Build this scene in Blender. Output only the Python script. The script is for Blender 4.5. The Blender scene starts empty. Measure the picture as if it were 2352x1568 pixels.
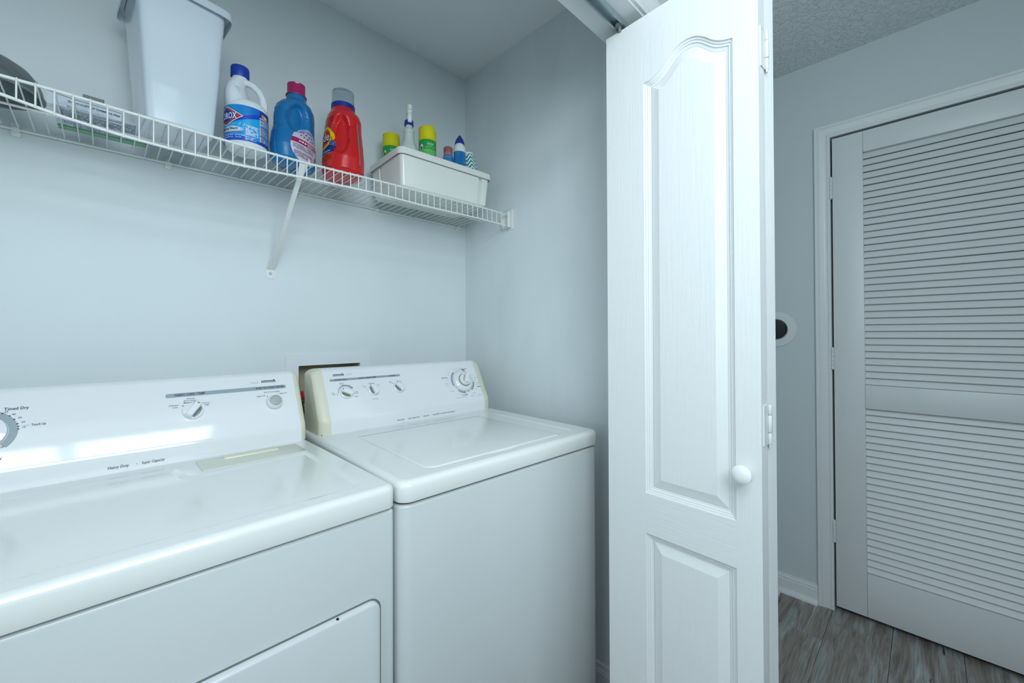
import bpy, bmesh, math, random
from mathutils import Vector, Matrix
from mathutils.geometry import tessellate_polygon
PI = math.pi
random.seed(7)
SC = bpy.context.scene
COL = SC.collection

# ------------------------------------------------------------------ camera
TH, PIT, ROLL, FPX = 0.7805, 0.0085, -0.0037, 945.0963
CAM = Vector((-1.2266, -1.5538, 1.2179))
F0 = Vector((math.sin(TH), math.cos(TH), 0)); R0 = Vector((math.cos(TH), -math.sin(TH), 0)); U0 = Vector((0, 0, 1))
F2 = F0*math.cos(PIT) + U0*math.sin(PIT); U2 = U0*math.cos(PIT) - F0*math.sin(PIT)
R3 = R0*math.cos(ROLL) + U2*math.sin(ROLL); U3 = U2*math.cos(ROLL) - R0*math.sin(ROLL)
cd = bpy.data.cameras.new('camera'); co = bpy.data.objects.new('camera', cd); COL.objects.link(co)
cd.sensor_width = 36; cd.lens = 36*FPX/2352; cd.shift_y = (757.6721-784)/2352; cd.clip_start = 0.02
m = Matrix((R3, U3, -F2)).transposed().to_4x4(); m.translation = CAM
co.matrix_world = m
SC.camera = co

# ------------------------------------------------------------------ world, lights, exposure
w = bpy.data.worlds.new('world'); SC.world = w; w.use_nodes = True
w.node_tree.nodes['Background'].inputs[0].default_value = (0.6, 0.8, 0.9, 1)
w.node_tree.nodes['Background'].inputs[1].default_value = 0.3
SC.view_settings.view_transform = 'Standard'; SC.view_settings.look = 'None'
SC.view_settings.gamma = 1.0; SC.view_settings.use_curve_mapping = False
SC.view_settings.exposure = 0.18
LIGHT_RGB = (0.855, 0.98, 1.03)
def area(name, loc, target, sx, sy, power, col=LIGHT_RGB):
    l = bpy.data.lights.new(name, 'AREA'); l.shape = 'RECTANGLE'; l.size = sx; l.size_y = sy
    l.energy = power; l.color = col
    o = bpy.data.objects.new(name, l); COL.objects.link(o); o.location = loc
    o.rotation_euler = (Vector(target)-Vector(loc)).to_track_quat('-Z', 'Y').to_euler()
    return o
area('hall_ceiling_lamp', (-1.04, -1.80, 2.385), (-1.04, -1.80, 0), 0.58, 0.48, 7.2)
area('hall_ceiling_lamp', (-1.585, -1.80, 2.385), (-1.585, -1.80, 0), 0.36, 0.48, 4.2)
area('hall_left_fill', (-2.93, -1.68, 1.55), (0, -1.60, 1.5), 1.0, 1.3, 9)  # added unseen fill at the hall's left end, brightens the bifold face
area('rear_fill', (-1.25, -2.14, 1.85), (-0.75, 0, 1.75), 0.9, 0.7, 14)  # added unseen fill from behind the camera, lifts the closet interior

# ------------------------------------------------------------------ materials
def lin(h):
    c = [int(h[i:i+2], 16)/255 for i in (1, 3, 5)]
    return tuple((x/12.92 if x <= .04045 else ((x+.055)/1.055)**2.4) for x in c) + (1,)
MATS = {}
def mat(name, col, rough=0.5, metal=0.0, bump=None, var=None, coat=0, trans=0, alpha=1, ior=1.45, spec=0.5, sss=0, emit=0):
    """bump=(scale vector, strength, distance); var=(scale vector, amount, second colour)"""
    if name in MATS: return MATS[name]
    M = bpy.data.materials.new(name); M.use_nodes = True; MATS[name] = M
    nt = M.node_tree; N = nt.nodes; L = nt.links; b = N['Principled BSDF']
    c = lin(col) if isinstance(col, str) else tuple(col)+(1,)
    b.inputs['Base Color'].default_value = c
    b.inputs['Roughness'].default_value = rough; b.inputs['Metallic'].default_value = metal
    b.inputs['Coat Weight'].default_value = coat; b.inputs['Coat Roughness'].default_value = 0.08
    b.inputs['Transmission Weight'].default_value = trans; b.inputs['Alpha'].default_value = alpha
    b.inputs['IOR'].default_value = ior; b.inputs['Specular IOR Level'].default_value = spec
    if sss:
        b.inputs['Subsurface Weight'].default_value = sss; b.inputs['Subsurface Radius'].default_value = (.02, .02, .02)
    if emit:
        b.inputs['Emission Color'].default_value = c; b.inputs['Emission Strength'].default_value = emit
    def noise(scale, detail=4):
        tc = N.new('ShaderNodeTexCoord'); mp = N.new('ShaderNodeMapping'); n = N.new('ShaderNodeTexNoise')
        mp.inputs['Scale'].default_value = scale; n.inputs['Scale'].default_value = 1; n.inputs['Detail'].default_value = detail
        L.new(tc.outputs['Object'], mp.inputs['Vector']); L.new(mp.outputs[0], n.inputs['Vector'])
        return n
    if bump:
        n = noise(bump[0]); bp = N.new('ShaderNodeBump'); bp.inputs['Strength'].default_value = bump[1]; bp.inputs['Distance'].default_value = bump[2]
        L.new(n.outputs['Fac'], bp.inputs['Height']); L.new(bp.outputs[0], b.inputs['Normal'])
    if var:
        n = noise(var[0]); r = N.new('ShaderNodeValToRGB')
        r.color_ramp.elements[0].position = var[3] if len(var) > 3 else .42; r.color_ramp.elements[1].position = var[4] if len(var) > 4 else .62
        r.color_ramp.elements[0].color = (0, 0, 0, 1); r.color_ramp.elements[1].color = (1, 1, 1, 1)
        mx = N.new('ShaderNodeMix'); mx.data_type = 'RGBA'
        mu = N.new('ShaderNodeMath'); mu.operation = 'MULTIPLY'; mu.inputs[1].default_value = var[1]
        L.new(n.outputs['Fac'], r.inputs[0]); L.new(r.outputs[0], mu.inputs[0]); L.new(mu.outputs[0], mx.inputs['Factor'])
        mx.inputs['A'].default_value = c; mx.inputs['B'].default_value = lin(var[2])
        L.new(mx.outputs['Result'], b.inputs['Base Color'])
    return M
def vcol_mat(name, rough=.35):
    if name in MATS: return MATS[name]
    M = bpy.data.materials.new(name); M.use_nodes = True; MATS[name] = M
    nt = M.node_tree; a = nt.nodes.new('ShaderNodeAttribute'); a.attribute_name = 'Col'
    b = nt.nodes['Principled BSDF']; b.inputs['Roughness'].default_value = rough
    nt.links.new(a.outputs['Color'], b.inputs['Base Color'])
    return M
WALL = mat('wall_paint', '#dfe7ea', .6, bump=((140, 140, 140), .12, .002), var=((2.2, 2.2, 1.3), .35, '#d5dee1'))
WALLR = mat('closet_side_paint', '#dfe7ea', .5, bump=((60, 9, 5), .12, .003), var=((1.5, 5, 1.6), .4, '#d0d9dc'))
HALLW = mat('hall_paint', '#c6ced1', .65, bump=((160, 160, 160), .12, .002))
CEIL = mat('closet_ceiling_paint', '#eef4f6', .7, bump=((45, 45, 45), .25, .004))
TRIM = mat('trim_paint', '#d9dcde', .35, bump=((90, 90, 90), .05, .002), var=((14, 14, 5), .10, '#c2c4c2', .60, .72))
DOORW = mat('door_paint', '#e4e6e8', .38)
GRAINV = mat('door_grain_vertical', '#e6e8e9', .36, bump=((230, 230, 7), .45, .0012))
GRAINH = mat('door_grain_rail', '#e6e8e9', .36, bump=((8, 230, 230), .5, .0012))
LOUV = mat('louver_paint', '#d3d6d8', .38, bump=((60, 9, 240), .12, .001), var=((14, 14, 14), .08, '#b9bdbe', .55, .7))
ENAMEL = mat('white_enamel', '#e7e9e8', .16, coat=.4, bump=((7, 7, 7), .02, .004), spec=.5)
ENAMELF = mat('white_enamel_front_shaded', '#cdd2d4', .24, coat=.2, var=((5, 5, 3), .12, '#c6c9c4', .5, .8))  # same white enamel, colour darkened to paint in dimmer light on the fronts
CONS = mat('console_white', '#e9ebee', .09, coat=.5)
CREAM = mat('aged_cream_plastic', '#dcdac6', .38, var=((30, 30, 30), .1, '#cfcdb9'))
LINT = mat('lint_cover_plastic', '#d9dace', .3)
PLAST = mat('white_plastic', '#e6ebee', .2, coat=.2)
DARK = mat('dark_gap', '#20201e', .8)
INK = mat('navy_ink', '#2a3a50', .5); INK2 = mat('pale_ink', '#8296a4', .5)
BARG = mat('legend_grey', '#94a3ab', .4)
TAN = mat('tan_insert', '#9a9274', .5); GREYI = mat('grey_insert', '#8e9a9a', .5)
WIRE = mat('white_vinyl_wire', '#e8eae8', .35, var=((60, 60, 60), .5, '#a89a80', .70, .76))
STEEL = mat('track_steel', '#9fb0b6', .35, .6, var=((40, 40, 40), .35, '#5a6468', .62, .7))
HINGEM = mat('painted_hinge', '#d6d9da', .35)

# ------------------------------------------------------------------ mesh helpers
class B:
    def __init__(s): s.v = []; s.f = []; s.m = []
    def add(s, vs, fs, mi=0):
        o = len(s.v); s.v += [tuple(x) for x in vs]
        for f in fs: s.f.append([i+o for i in f]); s.m.append(mi)
    def build(s, name, mats, parent=None, ang=0.6, loc=None, rz=0):
        me = bpy.data.meshes.new(name); me.from_pydata(s.v, [], s.f); me.update()
        for M in (mats if isinstance(mats, (list, tuple)) else [mats]): me.materials.append(M)
        me.polygons.foreach_set('material_index', s.m)
        me.polygons.foreach_set('use_smooth', [True]*len(me.polygons))
        me.set_sharp_from_angle(angle=ang)
        o = bpy.data.objects.new(name, me); COL.objects.link(o)
        if parent: o.parent = parent
        if loc: o.location = loc
        o.rotation_euler.z = rz
        return o
def box(b, c0, c1, bev=0, seg=2, mi=0):
    bm = bmesh.new(); bmesh.ops.create_cube(bm, size=1)
    for v in bm.verts:
        for i in range(3): v.co[i] = (c0[i]+c1[i])/2 + v.co[i]*abs(c1[i]-c0[i])
    if bev: bmesh.ops.bevel(bm, geom=bm.edges[:], offset=bev, segments=seg, affect='EDGES', profile=.5)
    bm.verts.index_update()
    b.add([v.co.copy() for v in bm.verts], [[v.index for v in f.verts] for f in bm.faces], mi); bm.free()
def loft(b, rings, cap0=True, cap1=True, closed=True, mi=0):
    n = len(rings[0]); vs = [p for r in rings for p in r]; fs = []
    for k in range(len(rings)-1):
        for i in range(n if closed else n-1):
            j = (i+1) % n; fs.append([k*n+i, k*n+j, (k+1)*n+j, (k+1)*n+i])
    if cap0: fs.append(list(range(n))[::-1])
    if cap1: fs.append([(len(rings)-1)*n+i for i in range(n)])
    b.add(vs, fs, mi)
def rrect(x0, x1, y0, y1, r, n=5):
    pts = []
    for cx, cy, a0 in ((x1-r, y0+r, -90), (x1-r, y1-r, 0), (x0+r, y1-r, 90), (x0+r, y0+r, 180)):
        for k in range(n+1):
            a = math.radians(a0+90*k/n); pts.append((cx+r*math.cos(a), cy+r*math.sin(a)))
    return pts
def rbox(b, x0, x1, y0, y1, z0, z1, rv=.02, rt=.01, rb=.003, n=5, k=4, mi=0, top=True):
    rings = []
    def ring(ins, z):
        return [(x, y, z) for x, y in rrect(x0+ins, x1-ins, y0+ins, y1-ins, max(rv-ins, .001), n)]
    for i in range(3):
        a = PI/2*i/2; rings.append(ring(rb*(1-math.sin(a)), z0+rb*(1-math.cos(a))))
    for i in range(k+1):
        a = PI/2*i/k; rings.append(ring(rt*(1-math.cos(a)), z1-rt*(1-math.sin(a))))
    loft(b, rings, True, top, mi=mi)
    return [(p[0], p[1]) for p in rings[-1]]
def lathe(b, prof, org=(0, 0, 0), ax=(0, 0, 1), n=32, mi=0, cap0=True, cap1=True, sx=1, sy=1, xref=None):
    ax = Vector(ax).normalized(); t = Vector(xref) if xref else (Vector((1, 0, 0)) if abs(ax.x) < .9 else Vector((0, 1, 0)))
    e1 = (t-ax*t.dot(ax)).normalized(); e2 = ax.cross(e1); org = Vector(org)
    rings = [[org+ax*z+e1*(r*sx*math.cos(2*PI*i/n))+e2*(r*sy*math.sin(2*PI*i/n)) for i in range(n)] for r, z in prof]
    loft(b, rings, cap0, cap1, mi=mi)
def tube(b, path, r, n=8, closed=False, mi=0, rs=None):
    P = [Vector(p) for p in path]; m_ = len(P); T = []
    for i in range(m_):
        a = P[i-1] if (i > 0 or closed) else P[i]; c = P[(i+1) % m_] if (i < m_-1 or closed) else P[i]
        T.append((c-a).normalized())
    u = T[0].orthogonal().normalized(); rings = []
    for i in range(m_):
        u = (u-T[i]*u.dot(T[i])).normalized(); w_ = T[i].cross(u); rr = rs[i] if rs else r
        rings.append([P[i]+u*(rr*math.cos(2*PI*k/n))+w_*(rr*math.sin(2*PI*k/n)) for k in range(n)])
    if closed: rings.append(rings[0])
    loft(b, rings, not closed, not closed, mi=mi)
def inset(pts, d):
    n = len(pts); out = []
    for i in range(n):
        p0, p, p1 = Vector(pts[i-1]), Vector(pts[i]), Vector(pts[(i+1) % n])
        a = (p-p0).normalized(); c = (p1-p).normalized(); na = Vector((-a.y, a.x)); nc = Vector((-c.y, c.x))
        q = na+nc; q = q/max(q.length_squared/2, .35)
        out.append((p.x+q.x*d, p.y+q.y*d))
    return out
def fill(b, loops, fn, flip=False, mi=0):
    tri = tessellate_polygon([[Vector((p[0], p[1], 0)) for p in l] for l in loops])
    pts = [p for l in loops for p in l]
    out = []
    for t in tri:
        a, c, e = (pts[i] for i in t)
        area2 = (c[0]-a[0])*(e[1]-a[1])-(c[1]-a[1])*(e[0]-a[0])
        t = list(t)
        if (area2 < 0) != flip: t = t[::-1]
        out.append(t)
    b.add([fn(*p) for p in pts], out, mi)
_tc = {}
def txt_geo(s, bold):
    k = (s, bold)
    if k not in _tc:
        cu = bpy.data.curves.new('t', 'FONT'); cu.body = s; cu.size = 1; cu.resolution_u = 2; cu.offset = .018 if bold else .004
        o = bpy.data.objects.new('t', cu); COL.objects.link(o)
        bpy.context.view_layer.update()
        me = bpy.data.meshes.new_from_object(o.evaluated_get(bpy.context.evaluated_depsgraph_get()))
        vs = [(v.co.x, v.co.y) for v in me.vertices]; fs = [list(p.vertices) for p in me.polygons]
        bpy.data.objects.remove(o); bpy.data.curves.remove(cu); bpy.data.meshes.remove(me)
        _tc[k] = (vs, fs)
    return _tc[k]
def text(b, s, u, v, h, fn, mi=0, align='C', width=None, bold=False, shear=0, mirror=False, rot=0):
    """h = cap height; placed with its vertical middle at v"""
    vs, fs = txt_geo(s, bold)
    if not vs: return
    x0 = min(p[0] for p in vs); x1 = max(p[0] for p in vs); ch = .69; k = h/ch
    kx = k if width is None else width/(x1-x0)
    off = {'C': (x0+x1)/2, 'L': x0, 'R': x1}[align]; sg = -1 if mirror else 1
    out = []
    for x, y in vs:
        X = (x-off)*kx*sg+shear*(y*k); Y = (y-.345)*k
        out.append(fn(u+X*math.cos(rot)-Y*math.sin(rot), v+X*math.sin(rot)+Y*math.cos(rot)))
    b.add(out, [f[::-1] if mirror else f for f in fs], mi)
def poly(b, pts, fn, mi=0): b.add([fn(*p) for p in pts], [list(range(len(pts)))], mi)
def disc(b, u, v, r, fn, mi=0, n=14): poly(b, [(u+r*math.cos(2*PI*i/n), v+r*math.sin(2*PI*i/n)) for i in range(n)], fn, mi)
def arc(b, u, v, r0, r1, a0, a1, fn, mi=0, n=18, r0b=None, r1b=None):
    for i in range(n):
        t0, t1 = i/n, (i+1)/n; A, C = math.radians(a0+(a1-a0)*t0), math.radians(a0+(a1-a0)*t1)
        f = lambda r, rb, t: r+((rb if rb is not None else r)-r)*t
        q = [(f(r0, r0b, t0), A), (f(r1, r1b, t0), A), (f(r1, r1b, t1), C), (f(r0, r0b, t1), C)]
        poly(b, [(u+r*math.cos(a), v+r*math.sin(a)) for r, a in q][::(1 if a1 > a0 else -1)], fn, mi)
def tag(o, label=None, cat=None, group=None, kind=None):
    if label: o['label'] = label
    if cat: o['category'] = cat
    if group: o['group'] = group
    if kind: o['kind'] = kind
    return o
def thing(name, loc, label, cat, rz=0, group=None, kind=None):
    o = bpy.data.objects.new(name, None); COL.objects.link(o); o.location = loc; o.rotation_euler.z = rz
    o.empty_display_size = .05
    return tag(o, label, cat, group, kind)

# ------------------------------------------------------------------ room shell
HC = 2.437; XL = 1.060; YF = -0.907; YH = -1.030; ZH = 2.073; XW0 = -1.62; YB = -2.27
# back wall with the opening for the washer outlet box
ox0, ox1, oz0, oz1 = -.7436, -.5220, .900, 1.1070
b = B(); fn = lambda x, z: (x, 0, z)
fill(b, [[(XW0, 0), (0, 0), (0, HC), (XW0, HC)], [(ox0, oz0), (ox1, oz0), (ox1, oz1), (ox0, oz1)]], fn)
fill(b, [[(XW0, 0), (0, 0), (0, HC), (XW0, HC)], [(ox0, oz0), (ox1, oz0), (ox1, oz1), (ox0, oz1)]], lambda x, z: (x, .115, z), flip=True)
for (p, q) in (((ox0, oz0), (ox1, oz0)), ((ox1, oz0), (ox1, oz1)), ((ox1, oz1), (ox0, oz1)), ((ox0, oz1), (ox0, oz0))):
    b.add([(p[0], 0, p[1]), (q[0], 0, q[1]), (q[0], .115, q[1]), (p[0], .115, p[1])], [[0, 1, 2, 3]])
tag(b.build('wall_back', WALL), 'pale grey back wall of the laundry closet behind the machines', 'wall', kind='structure')
b = B(); box(b, (0, YH+.001, 0), (.11, .115, HC))
tag(b.build('wall_right', WALLR), 'pale streaked side wall right of the washer', 'wall', kind='structure')
b = B(); box(b, (XW0-.1, YH+.001, 0), (XW0, .115, HC))
tag(b.build('wall_left', WALL), 'closet side wall left of the dryer, out of frame', 'wall', kind='structure')
b = B(); box(b, (XW0, YH, ZH), (-.075, YF, HC)); box(b, (-.075, YH, 0), (0, YF, HC)); box(b, (.0, YH, 0), (XL, YH+.115, HC)); box(b, (-3.0, YH, 0), (XW0, YF, HC))
tag(b.build('wall_front', HALLW), 'closet front wall with header above the bifold opening', 'wall', kind='structure')
b = B(); wo = [(YB-.1, 0), (YH+.115, 0), (YH+.115, HC), (YB-.1, HC)]; wh = [(-2.034, -.01), (-1.2565, -.01), (-1.2565, 2.079), (-2.034, 2.079)]
wo = [(YB-.1, -.02), (YH+.115, -.02), (YH+.115, HC), (YB-.1, HC)]
fill(b, [wo, wh], lambda y, z: (XL, y, z), flip=True); fill(b, [wo, wh], lambda y, z: (XL+.115, y, z))
loft(b, [[(x, y, z) for y, z in wh] for x in (XL, XL+.115)], False, False)
tag(b.build('wall_hall', HALLW), 'grey hall wall holding the louvered door', 'wall', kind='structure')
b = B(); box(b, (-3.1, YB-.1, 0), (XL, YB, HC)); box(b, (-3.1, YB, 0), (-3.0, YF, HC))
tag(b.build('wall_opposite', HALLW), 'hall wall behind the camera, out of frame', 'wall', kind='structure')
b = B(); box(b, (XW0-.1, YF, HC), (.11, .115, HC+.1))
tag(b.build('ceiling', CEIL), 'grey smooth closet ceiling above the shelf', 'ceiling', kind='structure')
# textured hall ceiling
M = mat('hall_ceiling_texture', '#e2e8ea', .8)
nt = M.node_tree; N = nt.nodes; L = nt.links
tc = N.new('ShaderNodeTexCoord'); n1 = N.new('ShaderNodeTexNoise'); n1.inputs['Scale'].default_value = 48; n1.inputs['Detail'].default_value = 5; n1.inputs['Distortion'].default_value = .9
rp = N.new('ShaderNodeValToRGB'); rp.color_ramp.elements[0].position = .47; rp.color_ramp.elements[1].position = .56
n2 = N.new('ShaderNodeTexNoise'); n2.inputs['Scale'].default_value = 95; n2.inputs['Detail'].default_value = 4
ad = N.new('ShaderNodeMath'); ad.operation = 'MULTIPLY_ADD'; ad.inputs[1].default_value = .45
bp = N.new('ShaderNodeBump'); bp.inputs['Strength'].default_value = .75; bp.inputs['Distance'].default_value = .003
L.new(tc.outputs['Object'], n1.inputs['Vector']); L.new(tc.outputs['Object'], n2.inputs['Vector'])
L.new(n1.outputs['Fac'], rp.inputs[0]); L.new(n2.outputs['Fac'], ad.inputs[0]); L.new(rp.outputs[0], ad.inputs[2])
L.new(ad.outputs[0], bp.inputs['Height']); L.new(bp.outputs[0], N['Principled BSDF'].inputs['Normal'])
b = B(); box(b, (-3.1, YB-.1, HC), (XL+.1, YF, HC+.1))
tag(b.build('ceiling_hall', M), 'grey knockdown textured hall ceiling', 'ceiling', kind='structure')

# floor: planks laid along x
b = B(); box(b, (-3.1, YB-.1, -.05), (XL+.1, .115, -.0045))
FL = tag(b.build('floor', mat('subfloor', '#2a2826', .9)), 'grey brown wood plank floor', 'floor', kind='structure')
M = mat('grey_oak_plank', '#6d6a66', .42); nt = M.node_tree; N = nt.nodes; L = nt.links; bs = N['Principled BSDF']
tc = N.new('ShaderNodeTexCoord'); oi = N.new('ShaderNodeObjectInfo'); mp = N.new('ShaderNodeMapping'); mp.inputs['Scale'].default_value = (2.2, 17, 1)
cx = N.new('ShaderNodeCombineXYZ'); mr = N.new('ShaderNodeMath'); mr.operation = 'MULTIPLY'; mr.inputs[1].default_value = 40
L.new(oi.outputs['Random'], mr.inputs[0]); L.new(mr.outputs[0], cx.inputs[0]); L.new(mr.outputs[0], cx.inputs[1])
L.new(tc.outputs['Object'], mp.inputs['Vector']); L.new(cx.outputs[0], mp.inputs['Location'])
n1 = N.new('ShaderNodeTexNoise'); n1.inputs['Scale'].default_value = 1.3; n1.inputs['Detail'].default_value = 8; n1.inputs['Roughness'].default_value = .62; n1.inputs['Distortion'].default_value = 1.4
L.new(mp.outputs[0], n1.inputs['Vector'])
rp = N.new('ShaderNodeValToRGB'); cr = rp.color_ramp
cr.elements[0].position = .28; cr.elements[0].color = lin('#6d645f'); cr.elements[1].position = .74; cr.elements[1].color = lin('#c3c6c4')
e = cr.elements.new(.45); e.color = lin('#948a82'); e = cr.elements.new(.58); e.color = lin('#a3a5a4')
L.new(n1.outputs['Fac'], rp.inputs[0])
m2 = N.new('ShaderNodeMapping'); m2.inputs['Scale'].default_value = (6, 150, 1); L.new(tc.outputs['Object'], m2.inputs['Vector']); L.new(cx.outputs[0], m2.inputs['Location'])
n2 = N.new('ShaderNodeTexNoise'); n2.inputs['Scale'].default_value = 1.5; n2.inputs['Detail'].default_value = 6; L.new(m2.outputs[0], n2.inputs['Vector'])
r2 = N.new('ShaderNodeValToRGB'); r2.color_ramp.elements[0].position = .35; r2.color_ramp.elements[0].color = (.45, .45, .45, 1); r2.color_ramp.elements[1].position = .6; r2.color_ramp.elements[1].color = (1, 1, 1, 1)
L.new(n2.outputs['Fac'], r2.inputs[0])
mx = N.new('ShaderNodeMix'); mx.data_type = 'RGBA'; mx.blend_type = 'MULTIPLY'; mx.inputs['Factor'].default_value = .62
L.new(rp.outputs[0], mx.inputs['A']); L.new(r2.outputs[0], mx.inputs['B'])
# dark split marks
m3 = N.new('ShaderNodeMapping'); m3.inputs['Scale'].default_value = (3.2, 22, 1); L.new(tc.outputs['Object'], m3.inputs['Vector']); L.new(cx.outputs[0], m3.inputs['Location'])
n3 = N.new('ShaderNodeTexNoise'); n3.inputs['Scale'].default_value = 1.0; n3.inputs['Detail'].default_value = 2; n3.inputs['Distortion'].default_value = .8; L.new(m3.outputs[0], n3.inputs['Vector'])
r3 = N.new('ShaderNodeValToRGB'); r3.color_ramp.elements[0].position = .245; r3.color_ramp.elements[0].color = (.18, .17, .16, 1); r3.color_ramp.elements[1].position = .275; r3.color_ramp.elements[1].color = (1, 1, 1, 1)
L.new(n3.outputs['Fac'], r3.inputs[0])
mx2 = N.new('ShaderNodeMix'); mx2.data_type = 'RGBA'; mx2.blend_type = 'MULTIPLY'; mx2.inputs['Factor'].default_value = 1
L.new(mx.outputs['Result'], mx2.inputs['A']); L.new(r3.outputs[0], mx2.inputs['B']); L.new(mx2.outputs['Result'], bs.inputs['Base Color'])
bq = N.new('ShaderNodeBump'); bq.inputs['Strength'].default_value = .25; bq.inputs['Distance'].default_value = .0015; L.new(n2.outputs['Fac'], bq.inputs['Height']); L.new(bq.outputs[0], bs.inputs['Normal'])
PW = .195; PLN = 1.22; row = 0; y = -1.445-PW*5
while y < .1:
    off = {-1.25: .797, -1.445: .31, -1.055: .12}.get(round(y, 3), (row*.47) % PLN)
    x = off-PLN*4
    while x < XL+.08:
        xa, xb = max(x, -3.08), min(x+PLN, XL+.08); ya, yb = max(y, YB-.05), min(y+PW, .1)
        if xb-xa > .02 and yb-ya > .02:
            q = B(); box(q, (-(xb-xa)/2+.0006, -(yb-ya)/2+.0006, -.0045), ((xb-xa)/2-.0006, (yb-ya)/2-.0006, 0), .0008, 1)
            q.build('plank', M, FL, loc=((xa+xb)/2, (ya+yb)/2, 0))
        x += PLN
    y += PW; row += 1
    y = round(y, 4)

# profile sweep round a door opening on the plane x = const (room side is -x)
def casing_x(b, xw, yl, yr, zt, prof, z0=0):
    rings = []
    nodes = [(yl, z0, 1, 0), (yl, zt, 1, 1), (yr, zt, -1, 1), (yr, z0, -1, 0)]
    for (yy, zz, sy, sz) in nodes:
        rings.append([(xw-h, yy+sy*a, zz+sz*a) for a, h in prof])
    loft(b, rings, True, True, closed=True)
CAS = [(0, 0), (0, .010), (.003, .012), (.010, .012), (.012, .0095), (.018, .0095), (.030, .0135), (.040, .0155), (.0415, .0145), (.044, .0145), (.046, .017), (.054, .018), (.057, .0165), (.057, 0)]
b = B(); casing_x(b, XL, -1.2565, -2.034, 2.079, CAS)
tag(b.build('trim_1', TRIM, ang=.3), 'white moulded casing around the louvered door', 'door casing', kind='structure')
# baseboards: profile (out, z)
BBP = [(0, 0), (.030, 0), (.029, .007), (.025, .013), (.019, .018), (.012, .0205), (.012, .060), (.010, .064), (.0105, .067), (.0105, .072), (.007, .076), (.006, .083), (0, .084)]
b = B(); loft(b, [[(XL-o, yy, z) for o, z in BBP] for yy in (YH-.0005, -1.1995)]); 
tag(b.build('baseboard_hall', TRIM, ang=.3), 'white baseboard with shoe moulding under the grey hall wall', 'baseboard', kind='structure')
b = B(); loft(b, [[(xx, YH-o, z) for o, z in BBP] for xx in (-.030, XL-.031)][::-1])
tag(b.build('baseboard_front', TRIM, ang=.3), 'white baseboard along the closet front wall, hidden behind the bifold', 'baseboard', kind='structure')
BB2 = [(0, 0), (.012, 0), (.012, .050), (.0105, .053), (.0105, .058), (.008, .062), (.006, .076), (0, .078)]
b = B(); loft(b, [[(-o, yy, z) for o, z in BB2] for yy in (YF, 0)][::-1])
tag(b.build('baseboard_closet', TRIM, ang=.3), 'white baseboard low on the closet side wall by the washer', 'baseboard', kind='structure')
# closet opening: jamb boards, hall side casing
b = B()
box(b, (XW0+.02, YH-.001, ZH-.018), (-.075, YF+.001, ZH), .001)
box(b, (-.093, YH-.001, 0), (-.0752, YF+.001, ZH-.018), .001)
prof = [(0, 0), (0, .009), (.008, .012), (.02, .010), (.04, .015), (.057, .016), (.057, 0)]
rings = [[(-.090+a, YH-h, 0) for a, h in prof], [(-.090+a, YH-h, ZH-.012+a) for a, h in prof], [(XW0+.02-a, YH-h, ZH-.012+a) for a, h in prof], [(XW0+.02-a, YH-h, 0) for a, h in prof]]
loft(b, rings[::-1])
tag(b.build('trim_2', TRIM, ang=.3), 'white jamb boards and casing around the closet opening, top left of the bifold', 'door frame', kind='structure')
ZJ = ZH-.018

# ------------------------------------------------------------------ louvered door
D2 = tag(thing('door_2', (1.0525, -1.2634, 0), 'white louvered door with two slatted sections at the far right', 'door', kind='structure'))
DW = .762; ZT = 2.070; ZB_ = .0225; TK = .035   # local: x into wall, y negative along door
def slab(name, y0, y1, z0, z1):
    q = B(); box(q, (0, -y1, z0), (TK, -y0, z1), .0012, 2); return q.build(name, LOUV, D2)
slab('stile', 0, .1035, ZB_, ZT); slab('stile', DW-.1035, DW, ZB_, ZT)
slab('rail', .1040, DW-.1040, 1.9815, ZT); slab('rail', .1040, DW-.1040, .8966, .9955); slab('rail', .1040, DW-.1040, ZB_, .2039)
q = B(); a = math.radians(26); hl = .0141; sl = DW-.207
c_, s_ = math.cos(a), math.sin(a)
prof = []
for (l, t) in ((-hl, -.0028), (-hl+.001, -.0036), (hl-.001, -.0036), (hl, -.0028), (hl, .0028), (hl-.001, .0036), (-hl+.001, .0036), (-hl, .0028)):
    prof.append((.0160-.5*0+(l*s_)+t*c_, l*c_-t*s_))
loft(q, [[(x_, -yy, z_) for x_, z_ in prof] for yy in (0, sl)], True, True)
SL0 = None
for z0, z1, n in ((.9955, 1.9815, 35), (.2039, .8966, 24)):
    for i in range(n):
        zc = z0+(i+.5)*(z1-z0)/n
        if SL0 is None:
            SL0 = q.build('slat', LOUV, D2); o = SL0
        else:
            o = SL0.copy(); COL.objects.link(o); o.parent = D2
        o.location = (random.uniform(-.0002, .0002), -.1036, zc+random.uniform(-.0002, .0002))
        o.rotation_euler.x = random.uniform(-.0012, .0012)
for zc in (1.853, 1.103, .348):
    q = B()
    for k in range(5):
        z0 = zc-.047+k*.0188; lathe(q, [(.0052, z0+.0005), (.0058, z0+.0012), (.0058, z0+.0178), (.0052, z0+.0186)], (-.0045, .0045, 0), n=14)
    lathe(q, [(.0022, zc-.050), (.0045, zc-.0475)], (-.0045, .0045, 0), n=12); lathe(q, [(.0045, zc+.0475), (.0022, zc+.050)], (-.0045, .0045, 0), n=12)
    q.build('hinge', HINGEM, D2)
# added near-black sheet painting in the shade of the void behind louvers
q = B(); box(q, (TK+.001, -DW-.006, .001), (TK+.008, .006, ZT+.008)); q.build('shade_backing', DARK, D2)
# wall pocket: darken gap at jamb

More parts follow.
